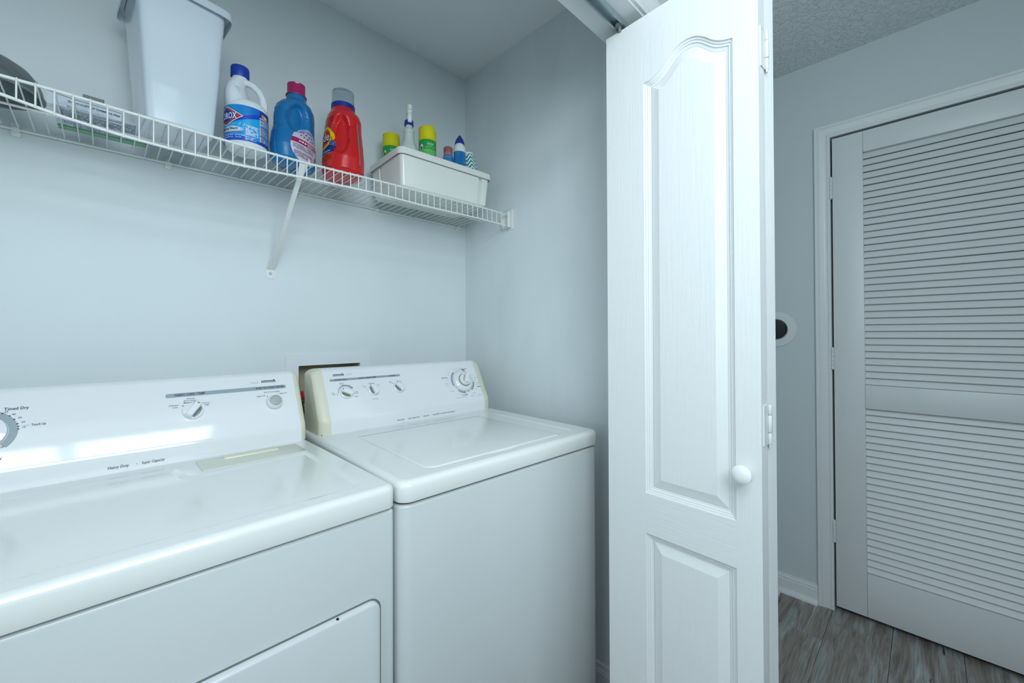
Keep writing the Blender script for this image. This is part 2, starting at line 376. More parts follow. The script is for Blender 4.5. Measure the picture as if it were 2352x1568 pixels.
# ------------------------------------------------------------------ bifold door
PP = Vector((-.2391, -.9405, 0)); QQ = Vector((-.2567, -1.3143, 0)); dv = (QQ-PP).normalized()
LW = .3775; TL = .035; DZ0 = .018; DZ1 = 2.0325
D1 = thing('door_1', (PP.x, PP.y, 0), 'white bifold closet door folded open with arched raised panel', 'door', kind='structure')
ARCH = [(.1202, 1.8601), (.1329, 1.8645), (.1518, 1.8746), (.1702, 1.8916), (.1823, 1.9022), (.194, 1.9093), (.2056, 1.9133), (.2169, 1.9143), (.2308, 1.9128), (.2417, 1.9089), (.2524, 1.9022), (.2629, 1.8937), (.2706, 1.8862), (.2808, 1.8776), (.2908, 1.8717), (.3007, 1.8673)]
S0 = -.008
up = [(.104, .811), (.319, .811), (.319, 1.8625)] + ARCH[::-1] + [(.104, 1.8600)]
lo = [(.104, .160), (.319, .160), (.319, .709), (.104, .709)]
up = [(x-S0, z) for x, z in up]; lo = [(x-S0, z) for x, z in lo]
def squeeze(lp, d):
    x0, x1 = min(p[0] for p in lp), max(p[0] for p in lp); z0, z1 = min(p[1] for p in lp), max(p[1] for p in lp); zm = (z0+z1)/2; out = []
    for x, z in lp:
        xx = (x0+x1)/2+(x-(x0+x1)/2)*(1-2*d/(x1-x0)); t = max(0, (z-1.86)/.054)
        out.append((xx, z+d if z < zm else z-d*((.80+.28*t) if z1 > 1.8 else 1)))
    return out
def leaf_meshes():
    q = B(); P3 = lambda d: (lambda x, z: (x, d, z))
    fill(q, [[(0, DZ0), (LW, DZ0), (LW, DZ1), (0, DZ1)], up, lo], P3(0), mi=0)
    # rails get horizontal grain: recolour faces whose centre lies between stiles
    for i, f in enumerate(q.f):
        cx_ = sum(q.v[k][0] for k in f)/len(f); cz_ = sum(q.v[k][2] for k in f)/len(f)
        if .10 < cx_ < .33 and (cz_ < .16 or .709 < cz_ < .811): q.m[i] = 1
    PR = [(0, 0), (.0012, .0035), (.0050, .0040), (.0062, .0062), (.0098, .0062), (.0110, .0086), (.0150, .0094), (.0175, .0098)]
    for lp in (up, lo):
        rings = [[(x, d, z) for x, z in squeeze(lp, i_)] for i_, d in PR]; loft(q, rings, False, False)
    # edges and back
    bx = [(0, .0), (LW, .0), (LW, TL), (0, TL)]
    q.add([(x, y, DZ0) for x, y in bx]+[(x, y, DZ1) for x, y in bx], [[3, 2, 1, 0], [4, 5, 6, 7], [0, 4, 7, 3], [1, 2, 6, 5], [2, 3, 7, 6]])
    r = []
    for lp in (up, lo):
        g = B(); rings = [[(x, d, z) for x, z in squeeze(lp, i_)] for i_, d in ((.0178, .0099), (.0190, .0096), (.0400, .0026), (.0412, .0024))]
        loft(g, rings, False, False)
        il = squeeze(lp, .0412); fill(g, [il], P3(.0024)); r.append(g)
    return q, r
lq, lr = leaf_meshes()
ang1 = math.atan2(dv.y, dv.x)
leaf1 = lq.build('door_leaf', [GRAINV, GRAINH], D1, ang=.25); leaf1.rotation_euler.z = ang1; leaf1.location = tuple(dv*S0)
for g in lr: g.build('raised_panel', GRAINV, leaf1, ang=.12)
Y1 = Vector((-dv.y, dv.x, 0)); q1 = PP+dv*(S0+LW); B1 = q1+Y1*TL
al = math.radians(14); X2 = Vector((math.sin(al), math.cos(al), 0)); Y2 = Vector((-X2.y, X2.x, 0))
O2 = B1+Vector((.004, 0, 0))-Y2*TL
leaf2 = leaf1.copy(); COL.objects.link(leaf2); leaf2.parent = D1; leaf2.rotation_euler.z = math.atan2(X2.y, X2.x); leaf2.location = O2-Vector((PP.x, PP.y, 0))
for ch in [c for c in leaf1.children]:
    c = ch.copy(); COL.objects.link(c); c.parent = leaf2
# knob
kp = dv*.338+Vector((0, 0, .920)); nk = -Y1
q = B(); lathe(q, [(.0105, -.001), (.0095, .006), (.0085, .011), (.012, .015), (.0180, .0185), (.0205, .0225), (.0200, .0265), (.016, .0300), (.009, .0322), (.003, .0330)], kp, nk, n=40)
q.build('door_knob', mat('knob_white', '#eceeed', .3), D1)
# non-mortise hinges between leaves
hp = (q1+B1)/2-PP
for zc in (1.8237, 1.022, .22):
    q = B(); ed = dv; mid = (B1-PP)+dv*.004
    def plate(o, ax_, nrm, w0, w1, z0, z1, t):
        o = Vector(o); vs = []
        for dz in (z0, z1):
            for ww in (w0, w1):
                for tt in (0, t):
                    vs.append(o+ax_*ww+nrm*tt+Vector((0, 0, dz)))
        q.add(vs, [[0, 1, 3, 2], [4, 6, 7, 5], [0, 4, 5, 1], [2, 3, 7, 6], [0, 2, 6, 4], [1, 5, 7, 3]])
    plate(mid-dv*.004, -Y1, dv, 0, .024, zc-.042, zc+.042, .0022)
    e2 = (O2-PP)+Y2*TL
    plate(e2, -Y2, -X2, 0, .016, zc-.022, zc+.024, .0022)
    for z0, z1, rr in ((zc-.042, zc-.018, .0036), (zc-.017, zc+.020, .0042), (zc+.021, zc+.042, .0036)):
        lathe(q, [(rr*.85, z0), (rr, z0+.001), (rr, z1-.001), (rr*.85, z1)], mid+Vector((.002, -.001, 0)), n=14)
    lathe(q, [(.002, zc-.048), (.0026, zc-.042)], mid+Vector((.002, -.001, 0)), n=12)
    q.build('hinge', HINGEM, D1)
# top track (its own metal channel) and roller pin
b = B(); yt = -.977; zt = ZJ
sec = [(-.014, 0), (-.014, -.014), (-.0100, -.014), (-.0100, -.0125), (-.0125, -.0125), (-.0125, -.0015), (.0125, -.0015), (.0125, -.0125), (.0100, -.0125), (.0100, -.014), (.014, -.014), (.014, 0)]
# channel is let into the head jamb: show flanges just proud of the board
loft(b, [[(x, yt+a, zt+z_) for a, z_ in sec] for x in (XW0+.03, -.094)][::-1])
tr = tag(b.build('door_track', [STEEL], ang=.3), 'white steel bifold track under the closet header above the door', 'door track')
q = B(); rp_ = Vector((-.243, yt, 0))
lathe(q, [(.0045, DZ1-.004), (.0045, zt-.012)], rp_, n=14); lathe(q, [(.0115, zt-.0125), (.0125, zt-.011), (.0125, zt-.005), (.0115, zt-.0035)], rp_, n=24)
q.build('roller', mat('roller_nylon', '#8a8f8c', .4, .3), None)
bpy.data.objects['roller'].parent = D1; bpy.data.objects['roller'].location = (-PP.x, -PP.y, 0)

# ------------------------------------------------------------------ appliance parts
CPROF = [(0, 0), (-.0008, .010), (-.0012, .034), (-.0004, .040), (.0022, .0455), (.080, .1820), (.0845, .1875), (.092, .1910), (.101, .1920), (.150, .1905), (.158, .1850), (.1605, .1750), (.1605, 0)]
SLP = Vector((0, .080, .140)).normalized(); NRM = Vector((0, -SLP.z, SLP.y))
def console(root, x0, x1, cw, y0, zb, knob_frame):
    q = B(); P = [(y0+a, zb+c) for a, c in CPROF]
    loft(q, [[(x, y, z) for y, z in P][::-1] for x in (x0, x1)])
    o = q.build('console', CONS, root, ang=.5)
    for sx, xe in ((-1, x0), (1, x1)):
        q = B(); rings = []; base = CPROF[:-1]
        for k in range(7):
            a = PI/2*k/6; ins = .020*(1-math.cos(a)); dx = cw*math.sin(a) if k else 0
            pts = []
            for (py, pz) in CPROF:
                # move towards an inner spine so that top and front corners round off
                ty = min(max(py, .030), .140); tz = min(pz, .165)
                l = math.hypot(py-ty, pz-tz); sc_ = 0 if l < 1e-6 else max(0, (l-ins)/l)
                if pz < .001: pts.append((ty+(py-ty)*sc_ if l > 1e-6 else py, pz))
                else: pts.append((ty+(py-ty)*sc_, tz+(pz-tz)*sc_))
            rings.append([(xe+sx*dx, y0+a_, zb+c_) for a_, c_ in pts])
        if sx > 0: rings = [r[::-1] for r in rings]
        loft(q, rings); q.build('end_cap', CREAM, root, ang=.5)
    q = B(); box(q, (x0-.8*cw, y0+.006, zb-.003), (x1+.8*cw, y0+.15, zb+.002)); q.build('seam_gasket', DARK, root)
    return o
def pmap(y0, zk, off=.0004):
    O = Vector((0, y0, zk))
    return lambda u, v: O+Vector((u, 0, 0))+SLP*v+NRM*off
def knob(root, u, v, y0, zk, phi, r=.0195, insert=GREYI, name='control_knob', side=1):
    O = Vector((u, y0, zk))+SLP*v; q = B()
    lathe(q, [(r, 0), (r*1.01, .0025), (r*.97, .0055), (r*.86, .0068)], O, NRM, n=36)
    d = Vector((math.cos(phi), 0, 0))+SLP*math.sin(phi); p = NRM.cross(d)
    rings = []
    for hgt, wl, ww in ((.004, .98, .46), (.010, .96, .40), (.0165, .90, .34), (.0185, .82, .27)):
        o2 = rrect(-r*wl, r*wl, -r*ww, r*ww, r*ww*.6, 4)
        rings.append([O+d*a+p*c+NRM*hgt for a, c in o2])
    loft(q, rings)
    o = q.build(name, CONS, root, ang=.7)
    g = B()   # finger scoop beside the grip
    pts = []
    for k in range(9):
        t = -1+2*k/8; pts.append((t*r*.70, -(r*.42)))
    for k in range(9):
        t = 1-2*k/8; pts.append((t*r*.70, -(r*.44+.30*r*math.sqrt(max(0, 1-t*t*.92)))))
    g.add([O+d*a+p*(c*side)+NRM*.0074 for a, c in pts], [list(range(len(pts)))[::(1 if side > 0 else -1)]])
    g.add([O+d*a+p*((-r*.47)*side)+NRM*hh for a in (-r*.7, r*.7) for hh in (.0074, .0145)], [[0, 1, 3, 2]])
    g.build('grip_scoop', insert, o)
    g = B(); pm = O+d*(r*.80)+NRM*.0192
    lathe(g, [(r*.09, 0), (r*.08, .0004)], pm, NRM, n=10); g.build('pointer_dot', mat('pointer_grey', '#6d7876', .5), o)
    return o

# ------------------------------------------------------------------ washing machine
WA = thing('washing_machine', (-.8005, -.8017, 0), 'white top-loading washing machine on the right beside the bifold door', 'washing machine', rz=-.03)
WW = .684
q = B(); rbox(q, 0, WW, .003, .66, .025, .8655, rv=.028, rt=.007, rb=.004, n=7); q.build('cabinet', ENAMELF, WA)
q = B(); rbox(q, .006, WW-.006, .010, .65, .860, .875, rv=.024, rt=.001, rb=.001); q.build('seam_gasket', DARK, WA)
for fx in (.05, WW-.05):
    for fy in (.05, .60):
        q = B(); lathe(q, [(.018, 0), (.020, .004), (.014, .010), (.008, .012), (.008, .026)], (fx, fy, 0), n=16); q.build('foot', DARK, WA)
q = B(); top = rbox(q, -.0015, WW+.0015, -.003, .680, .8705, .915, rv=.030, rt=.015, rb=.004, n=7, k=6, top=False)
def rquad(c, rs, n=5):
    out = []
    m_ = len(c)
    for i in range(m_):
        p0, p, p1 = Vector(c[i-1]), Vector(c[i]), Vector(c[(i+1) % m_]); a = (p0-p).normalized(); e = (p1-p).normalized(); r = rs[i]
        for k in range(n+1):
            t = k/n; A = p+a*r*(1-t); E = p+e*r*t; out.append(tuple(A*(1-t)+E*t))
    return out
hole = rquad([(.0855, .0385), (.545, .0385), (.5475, .4310), (.0905, .4350)], (.036, .012, .006, .006))
# finger notch on front edge
hole2 = []
for p in hole: hole2.append(p)
idx = max(i for i, p in enumerate(hole2) if p[1] < .04 and p[0] < .3) + 1
notch = [(.255+.012*k, .0385-.0075*math.sin(PI*k/10)) for k in range(11)]
hole2 = hole2[:idx]+notch+hole2[idx:]
fill(q, [top, hole2], lambda x, y: (x, y, .915))
loft(q, [[(x, y, z) for x, y in hole2][::-1] for z in (.915, .903)], False, False)
fill(q, [hole2], lambda x, y: (x, y, .903))
q.build('top_deck', ENAMEL, WA, ang=.55)
q = B(); lidp = inset(hole, .0022)
rings = []
for k in range(5):
    a = PI/2*k/4; rings.append([(x, y, .9125+.004*math.sin(a)) for x, y in inset(lidp, .006*(1-math.cos(a)))])
rings.insert(0, [(x, y, .9035) for x, y in lidp]); loft(q, rings)
q.build('lid', ENAMEL, WA, ang=.55)
q = B(); prof = [(-.007, 0), (-.0035, .0016), (0, .0024), (.0035, .0016), (.007, 0)]
loft(q, [[(.612+a, y, .9147+h*k_) for a, h in prof] for y, k_ in ((.045, .05), (.07, 1), (.42, 1), (.45, .05))], False, False, closed=False)
q.build('raised_bead', ENAMEL, WA)
WY, WZ = .517, .957
console(WA, .045, .640, .033, WY, .915, None)
pm = pmap(WY, WZ); q = B()
# grey header bar
def rbar(q, u0, u1, v0, v1, r, fn, mi): poly(q, rrect(u0, u1, v0, v1, r, 4), fn, mi)
rbar(q, .0625, .3055, .1275, .1352, .0034, pm, 2)
pm2 = pmap(WY, WZ, .0008)
text(q, 'WATER LEVEL', .0762, .1313, .0042, pm2, 0, 'L', .041, True); text(q, 'WASH / RINSE TEMP', .1548, .1313, .0042, pm2, 0, 'L', .062, True); text(q, 'OPTIONS', .2626, .1313, .0042, pm2, 0, 'L', .0255, True)
def logo(q, u0, u1, v, fn, fn2):
    hgt = .0066; w_ = u1-u0
    poly(q, [(u0, v-hgt/2), (u1, v-hgt/2), (u1-.001, v+hgt*.1), (u1-.004, v+hgt*.9), (u1-.007, v+hgt*.4), (u0+.001, v+hgt/2)], fn, 0)
    text(q, 'Kenmore', (u0+u1)/2, v-.0003, .0042, fn2, 3, 'C', w_*.86, True)
logo(q, .0751, .1110, .1485, pm, pm2)
text(q, '80 Series', .1194, .1483, .0030, pm, 1, 'L', .0168)
for s_, u, v in (('Medium', .0982, .1178), ('Load', .1000, .1130), ('Small', .0650, .0875), ('Load', .0668, .0822), ('Large', .1385, .0850), ('Load', .1392, .0803), ('Reset', .1355, .0695), ('Cold', .1660, .1018), ('Warm', .1887, .1096), ('Hot', .2175, .1018), ('Cool Rinses', .1969, .0535), ('One', .2637, .1110), ('Rinse', .2637, .1062), ('2nd', .2990, .1098), ('Rinse', .3000, .1050)):
    text(q, s_, u, v, .0029, pm, 0)
arc(q, .1058, .0846, .0235, .0245, 182, 30, pm, 2, 24, r0b=.0225, r1b=.0300)
for u, v in ((.0780, .0817), (.1302, .0800), (.1720, .0970), (.2110, .0970), (.2700, .1035), (.1905, .1070)): disc(q, u, v, .0013, pm, 0)
disc(q, .1968, .1092, .0017, pm, 1); disc(q, .2905, .1100, .0017, pm, 1)
# cycle dial ring
cu_, cv_ = .5641, .0860
for a0, a1, r0, r1 in ((128, 200, .0455, .0535), (206, 222, .0455, .0480), (226, 268, .0455, .0530), (305, 350, .0455, .0530), (356, 392, .0455, .0475), (60, 75, .0455, .0535), (95, 122, .0455, .0470)):
    arc(q, cu_, cv_, r0, r1, a0, a1, pm, 2)
for s_, a, r_, h_, mi in (('Heavy Duty', 165, .082, .0040, 0), ('Short', 172, .070, .0028, 1), ('Regular', 184, .078, .0030, 1), ('Heavy', 192, .078, .0030, 1), ('Wash/Rinse', 214, .075, .0026, 1), ('Spin', 138, .066, .0028, 1), ('Rinse', 150, .066, .0028, 1), ('Permanent Press', 70, .0590, .0036, 0), ('Wash/Rinse', 112, .060, .0026, 1), ('Off', 236, .066, .0026, 1), ('Spin', 246, .066, .0026, 1), ('Handwash', 262, .0640, .0040, 0), ('Soak', 284, .050, .0034, 0), ('Wash/Rinse', 300, .070, .0026, 1), ('Spin', 322, .066, .0026, 1), ('Delicate', 334, .076, .0040, 0), ('Regular', 349, .073, .0030, 1), ('Short', 343, .072, .0028, 1), ('Off', 358, .060, .0026, 1), ('Wash/Rinse', 8, .070, .0026, 1), ('Spin', 24, .060, .0026, 1)):
    text(q, s_, cu_+r_*math.cos(math.radians(a)), cv_+r_*math.sin(math.radians(a))*.92, h_, pm, mi, bold=(mi == 0))
for a in (168, 182, 190, 272, 352, 346, 78, 96): disc(q, cu_+.0565*math.cos(math.radians(a)), cv_+.0565*math.sin(math.radians(a)), .0010, pm, 0, 8)
text(q, 'Push to Start   Turn Clockwise', .5350, .0195, .0026, pm, 1); text(q, 'Pull to Stop', .5869, .0195, .0026, pm, 1); text(q, 'Pull to Start', .6200, .0200, .0026, pm, 1)
fz = lambda u, v: Vector((u, WY-.0018, v))
text(q, 'Heavy Duty    \u00b7    Super Capacity Plus    \u00b7    Quiet Pak    \u00b7    2 Speed Motor with 3 Speed Combinations', .378, .9275, .0042, fz, 0, 'C', .235, shear=.15)
q.build('printed_legend', [INK, INK2, BARG, CONS], WA, ang=3)['kind'] = 'stuff'
knob(WA, .1058, .0840, WY, WZ, math.radians(150), insert=TAN, side=-1)
knob(WA, .1962, .0850, WY, WZ, math.radians(105), insert=GREYI, side=-1)
knob(WA, .2880, .0855, WY, WZ, math.radians(125), insert=GREYI, side=-1)
# cycle dial
O = Vector((cu_, WY, WZ))+SLP*.0846; q = B()
lathe(q, [(.0425, 0), (.0430, .004), (.0415, .0070), (.0340, .0110), (.0270, .0130)], O, NRM, n=56)
DI = q.build('cycle_dial', CONS, WA, ang=.7)
q = B(); lathe(q, [(.0268, .0125), (.0262, .0150), (.0240, .0155)], O, NRM, n=48); q.build('dial_ring', TAN, DI)
q = B(); lathe(q, [(.0235, .013), (.0240, .020), (.0225, .0235), (.0205, .0245)], O, NRM, n=48)
ph = math.radians(62); d = Vector((math.cos(ph), 0, 0))+SLP*math.sin(ph); p = NRM.cross(d)
loft(q, [[O+d*a+p*c+NRM*h for a, c in rrect(-.018*w1, .030*w1, -.0075*w2, .0075*w2, .004*w2, 4)] for h, w1, w2 in ((.022, 1, 1), (.034, 1, .95), (.0365, .97, .75))])
q.build('dial_pointer', CONS, DI, ang=.7)
for sgn in (-1, 1):
    q = B(); q.add([O+d*a+p*(sgn*c)+NRM*.0249 for a, c in ((-.016, .0080), (.014, .0080), (.016, .0102), (.008, .0116), (-.008, .0108), (-.016, .0092))], [list(range(6)) if sgn > 0 else list(range(6))[::-1]]); q.build('grip_scoop', TAN if sgn > 0 else GREYI, DI)

# ------------------------------------------------------------------ dryer
DR = thing('clothes_dryer', (-.808, -.7958, 0), 'white clothes dryer at bottom left, next to the washing machine', 'dryer')
q = B(); rbox(q, -.737, 0, .004, .69, .025, .8655, rv=.010, rt=.007, rb=.004, n=5)
# door opening groove is modelled by a recessed dark joint and a proud door
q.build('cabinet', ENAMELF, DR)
q = B(); rbox(q, -.731, -.006, .011, .68, .860, .875, rv=.010, rt=.001, rb=.001); q.build('seam_gasket', DARK, DR)
for fx in (-.69, -.05):
    for fy in (.05, .62):
        q = B(); lathe(q, [(.018, 0), (.020, .004), (.014, .010), (.008, .012), (.008, .026)], (fx, fy, 0), n=16); q.build('foot', DARK, DR)
q = B(); top = rbox(q, -.7385, .0015, -.002, .70, .8690, .915, rv=.020, rt=.013, rb=.004, n=6, k=6, top=False)
em = rquad([(-.705, .040), (-.045, .040), (-.043, .372), (-.290, .352), (-.302, .449), (-.705, .449)], (.02, .03, .022, .020, .022, .02))
fill(q, [top, em], lambda x, y: (x, y, .915))
rings = [[(x, y, z) for x, y in inset(em, i_)] for i_, z in ((0, .915), (.003, .9146), (.010, .9120), (.013, .9115))]
loft(q, rings, False, False); fill(q, [inset(em, .013)], lambda x, y: (x, y, .9115))
q.build('top_panel', ENAMEL, DR, ang=.55)
q = B(); rings = [[(x, y, z) for x, y in rrect(-.264+i_, -.043-i_, .374+i_, .470-i_, .003, 3)] for i_, z in ((0, .9145), (0, .9165), (.0015, .9175))]
loft(q, rings); LC = q.build('lint_screen_cover', LINT, DR)
q = B(); loft(q, [[(x, y, z) for x, y in rrect(-.213+i_, -.093-i_, .436+i_, .466-i_, .003, 3)] for i_, z in ((0, .9172), (.001, .9200), (.003, .9208))]); q.build('cover_handle', mat('cover_handle_cream', '#e6e4cf', .35), LC)
q = B()   # front door with rounded corner, slightly proud of the cabinet and framed by a groove
dp = rrect(-.640, -.034, .235, .703, .022, 7)
loft(q, [[(x, y, z) for x, z in inset(dp, -.0035)] for y in (.0035, .0052)], False, False)
fill(q, [inset(dp, -.0035), inset(dp, .001)], lambda x, z: (x, .0036, z))
GR = q.build('door_groove', mat('groove_shade', '#6f7674', .5), DR)
q = B(); rings = []
for k in range(5):
    a = PI/2*k/4; rings.append([(x, .004-.011*math.sin(a), z) for x, z in inset(dp, .0065*(1-math.cos(a)))])
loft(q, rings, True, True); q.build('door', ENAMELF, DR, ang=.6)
q = B(); lathe(q, [(.0028, 0), (.0024, .0016), (.001, .002)], (-.117, -.0015, .7012), (0, -.3, 1), n=12); q.build('door_bumper', DARK, DR)
DY, DZK = .498, .957
console(DR, -.717, -.020, .0165, DY, .915, None)
pm = pmap(DY, DZK); pm2 = pmap(DY, DZK, .0008); q = B()
rbar(q, -.3120, -.0425, .1210, .1316, .0045, pm, 2)
text(q, 'FABRIC CARE / TEMP', -.2945, .1265, .0056, pm2, 0, 'L', .0618, True); text(q, 'PUSH TO START DRYER', -.0482, .1265, .0056, pm2, 0, 'R', .070, True)
logo(q, -.1031, -.0665, .1462, pm, pm2)
text(q, '70 Series', -.1203, .1445, .0036, pm, 1, 'C', .0190)
for s_, u, v in (('Normal', -.2632, .1150), ('Perm Press /', -.2636, .1094), ('Medium High', -.2638, .1042), ('Delicate /', -.2960, .1000), ('Low', -.2941, .0944), ('Cotton /', -.2315, .0995), ('High', -.2315, .0940), ('End of Cycle Signal', -.0800, .1130), ('Signal Off', -.1085, .1030), ('Signal On', -.0525, .1060)):
    text(q, s_, u, v, .0036, pm, 0)
for u, v in ((-.2797, .0967), (-.2622, .1026), (-.2440, .0985), (-.0930, .1000)): disc(q, u, v, .0014, pm, 0)
# timer dial scale
tu, tv = -.590, .0800
arc(q, tu, tv, .0360, .0480, -45, 120, pm, 2, 30); arc(q, tu, tv, .0360, .0480, 150, 200, pm, 2, 10)
text(q, 'Timed Dry', -.5465, .1278, .0062, pm, 0, 'C', .0330, True); text(q, 'Auto Dry', -.5760, .0255, .0062, pm, 0, 'C', .0330, True); text(q, 'Touch Up', -.5150, .0885, .0046, pm, 0, 'C', .0200, True)
poly(q, [(-.5365, .0880), (-.5275, .0880), (-.5275, .0886), (-.5365, .0886)], pm, 1)
for s_, u, v, du in (('50', -.5643, .1190, .0045), ('40', -.5549, .1123, .0055), ('30', -.5482, .1038, .0072), ('20', -.5437, .0937, .0075), ('', -.5423, .0878, 0), ('10', -.5420, .0822, .0075), ('60', -.578, .1225, .003)):
    disc(q, u, v, .0014, pm, 0)
    if s_: text(q, s_, u+du, v+.0028, .0036, pm, 0)
text(q, 'Off', -.5620, .0480, .0036, pm, 0)
fz = lambda u, v: Vector((u, DY-.0018, v))
text(q, 'Heavy Duty', -.3960, .9285, .0060, fz, 0, 'C', .0335, shear=.15); disc(q, -.3660, .9285, .0007, fz, 0); text(q, 'Super Capacity', -.3380, .9285, .0060, fz, 0, 'C', .0400, shear=.15)
q.build('printed_legend', [INK, INK2, BARG, CONS], DR, ang=3)['kind'] = 'stuff'
knob(DR, -.2608, .0805, DY, DZK, math.radians(52), r=.0215, insert=GREYI, side=1)
O = Vector((-.0783, DY, DZK))+SLP*.0800; q = B()
lathe(q, [(.0195, 0), (.0205, .003), (.0198, .007), (.0165, .0155), (.0150, .0165)], O, NRM, n=40); SB = q.build('start_button', CONS, DR, ang=.7)
q = B(); lathe(q, [(.0152, .016), (.0148, .0185), (.0135, .0195), (.006, .0200)], O, NRM, n=36); q.build('button_face', mat('button_grey', '#a9b1ad', .4), SB)
O = Vector((tu, DY, DZK))+SLP*tv; q = B()
lathe(q, [(.0345, 0), (.0350, .003), (.0340, .006), (.0240, .0080), (.0220, .020), (.0200, .022)], O, NRM, n=48); q.build('timer_dial', CONS, DR, ang=.7)

# ------------------------------------------------------------------ wire shelf
SZ = 1.7195; SH = thing('wire_shelf', (0, 0, SZ), 'white vinyl coated wire shelf across the closet back wall', 'shelf')
def lerp(tab, x):
    if x <= tab[0][0]: return tab[0][1]
    for (a, p), (c, q_) in zip(tab, tab[1:]):
        if x <= c: return p+(q_-p)*(x-a)/(c-a)
    return tab[-1][1]
ZF = [(-1.6, .003), (-1.29, .002), (-1.2, -.001), (-1.107, -.0035), (-.97, -.006), (-.82, -.007), (-.61, -.001), (-.41, .0025), (-.17, .0068), (0, .005)]
DR_ = [(-1.6, .040), (-1.37, .040), (-1.29, .054), (-1.2, .060), (-1.1, .061), (-.97, .057), (-.82, .047), (-.61, .046), (-.41, .051), (0, .051)]
q = B(); tube(q, [(0, 0, 0), (0, -.150, 0), (0, -.296, 0), (0, -.3012, -.0012), (0, -.3035, -.004), (0, -.3038, -.008), (0, -.3038, -.050)], .00165, 6)
W0 = None; k = 0
while True:
    x = -.0555-.0254*k; k += 1
    if x < -1.60: break
    if W0 is None: W0 = q.build('wire', WIRE, SH, ang=1.2); o = W0
    else: o = W0.copy(); COL.objects.link(o); o.parent = SH
    o.location = (x+random.uniform(-.0005, .0005), -.005, 0); o.rotation_euler.x = -lerp(ZF, x)/.30; o.scale.z = (lerp(DR_, x)+.0045)/.050
xs = [-1.612+.0402*i for i in range(40)]+[-.016]
q = B(); tube(q, [(x, -.3045, lerp(ZF, x)-.0042) for x in xs], .0034, 8); q.build('front_rail', WIRE, SH, ang=1.2)
q = B(); tube(q, [(x, -.3045, lerp(ZF, x)-lerp(DR_, x)) for x in xs], .0034, 8); q.build('front_rail', WIRE, SH, ang=1.2)
q = B(); tube(q, [(x, -.165, lerp(ZF, x)*.54-.0048) for x in xs if x < -.03]+[(-.037, -.165, -.002)], .0030, 8); q.build('support_rod', WIRE, SH, ang=1.2)
q = B(); tube(q, [(x, -.0085, -.0045) for x in xs if x < -.02]+[(-.022, -.0085, -.0045)], .0032, 8); q.build('back_rail', WIRE, SH, ang=1.2)
CL = None
for x in (-1.5985, -1.381, -1.0957, -.735, -.4532, -.0488):
    if CL is None:
        q = B(); box(q, (-.008, -.004, -.020), (.008, -.0002, .014), .0015, 2); lathe(q, [(.0058, -.006), (.0062, -.005), (.0062, .005), (.0058, .006)], (0, -.0085, -.0045), (1, 0, 0), 16); box(q, (-.003, -.0155, -.012), (.003, -.003, -.001), .001, 1)
        lathe(q, [(.0028, 0), (.0024, .0012)], (0, -.004, .008), (0, -1, 0), 12)
        CL = q.build('wall_clip', WIRE, SH); o = CL
    else: o = CL.copy(); COL.objects.link(o); o.parent = SH
    o.location.x = x
# diagonal brace
q = B(); P0 = Vector((-.831, -.003, -.283)); P1 = Vector((-.823, -.3045, -.010)); ax_ = (P1-P0).normalized(); sx_ = Vector((1, 0, 0)); nn = ax_.cross(sx_).normalized()
rings = []
for t, wd, th in ((0, .0125, .0012), (.05, .0120, .0020), (.12, .0085, .0042), (.5, .0068, .0060), (.86, .0070, .0060), (.93, .0095, .0040), (1.0, .0120, .0020)):
    c = P0.lerp(P1, t); rings.append([c+sx_*a+nn*e for a, e in ((-wd, -th*.4), (-wd*.9, -th), (wd*.9, -th), (wd, -th*.4), (wd*.45, th*.9), (-wd*.45, th*.9))])
loft(q, rings)
fp = [(-.0125, -.268), (-.0138, -.300), (-.0125, -.3125), (0, -.3155), (.0125, -.3125), (.0138, -.300), (.0125, -.268)]
loft(q, [[(-.831+a, y, z) for a, z in fp] for y in (-.0003, -.0022)])
tube(q, [(-.835, -.3045, -.010), (-.835, -.3100, -.004), (-.835, -.3045, .001)], .0022, 6); tube(q, [(-.811, -.3045, -.010), (-.811, -.3100, -.004), (-.811, -.3045, .001)], .0022, 6)
BRC = q.build('support_brace', WIRE, SH, ang=.6)
q = B(); lathe(q, [(.0050, 0), (.0046, .0016), (.002, .0024)], (-.831, -.0022, -.297), (0, -1, 0), 16); q.build('screw', mat('painted_screw', '#b9bfc0', .5), BRC)
# end bracket on the side wall
q = B(); box(q, (-.0050, -.328, -.0600), (-.0003, -.262, .0245), .0012, 2)
X0, X1, Y0, Y1_, Z0, Z1, T_ = -.0240, -.0045, -.3150, -.2720, -.0580+.0180, .0140, .0018
Z0, Z1 = -.0530+.0170, .0140
for c0, c1 in (((X0, Y0, -.0545), (X1, Y0+T_, .0140)), ((X0, Y0, -.0545), (X1, Y1_, -.0545+T_)), ((X0+.006, Y1_-T_, -.0545), (X1, Y1_, .0140)), ((X1-T_, Y0, -.0545), (X1, Y1_, .0140))): box(q, c0, c1, .0004, 1)
EB = q.build('end_bracket', WIRE, SH)
for z_ in (.0200, -.0572):
    q = B(); lathe(q, [(.0044, 0), (.0040, .0020), (.0015, .0030)], (-.005, -.297, z_), (-1, 0, 0), 14); q.build('screw', bpy.data.materials['painted_screw'], EB)

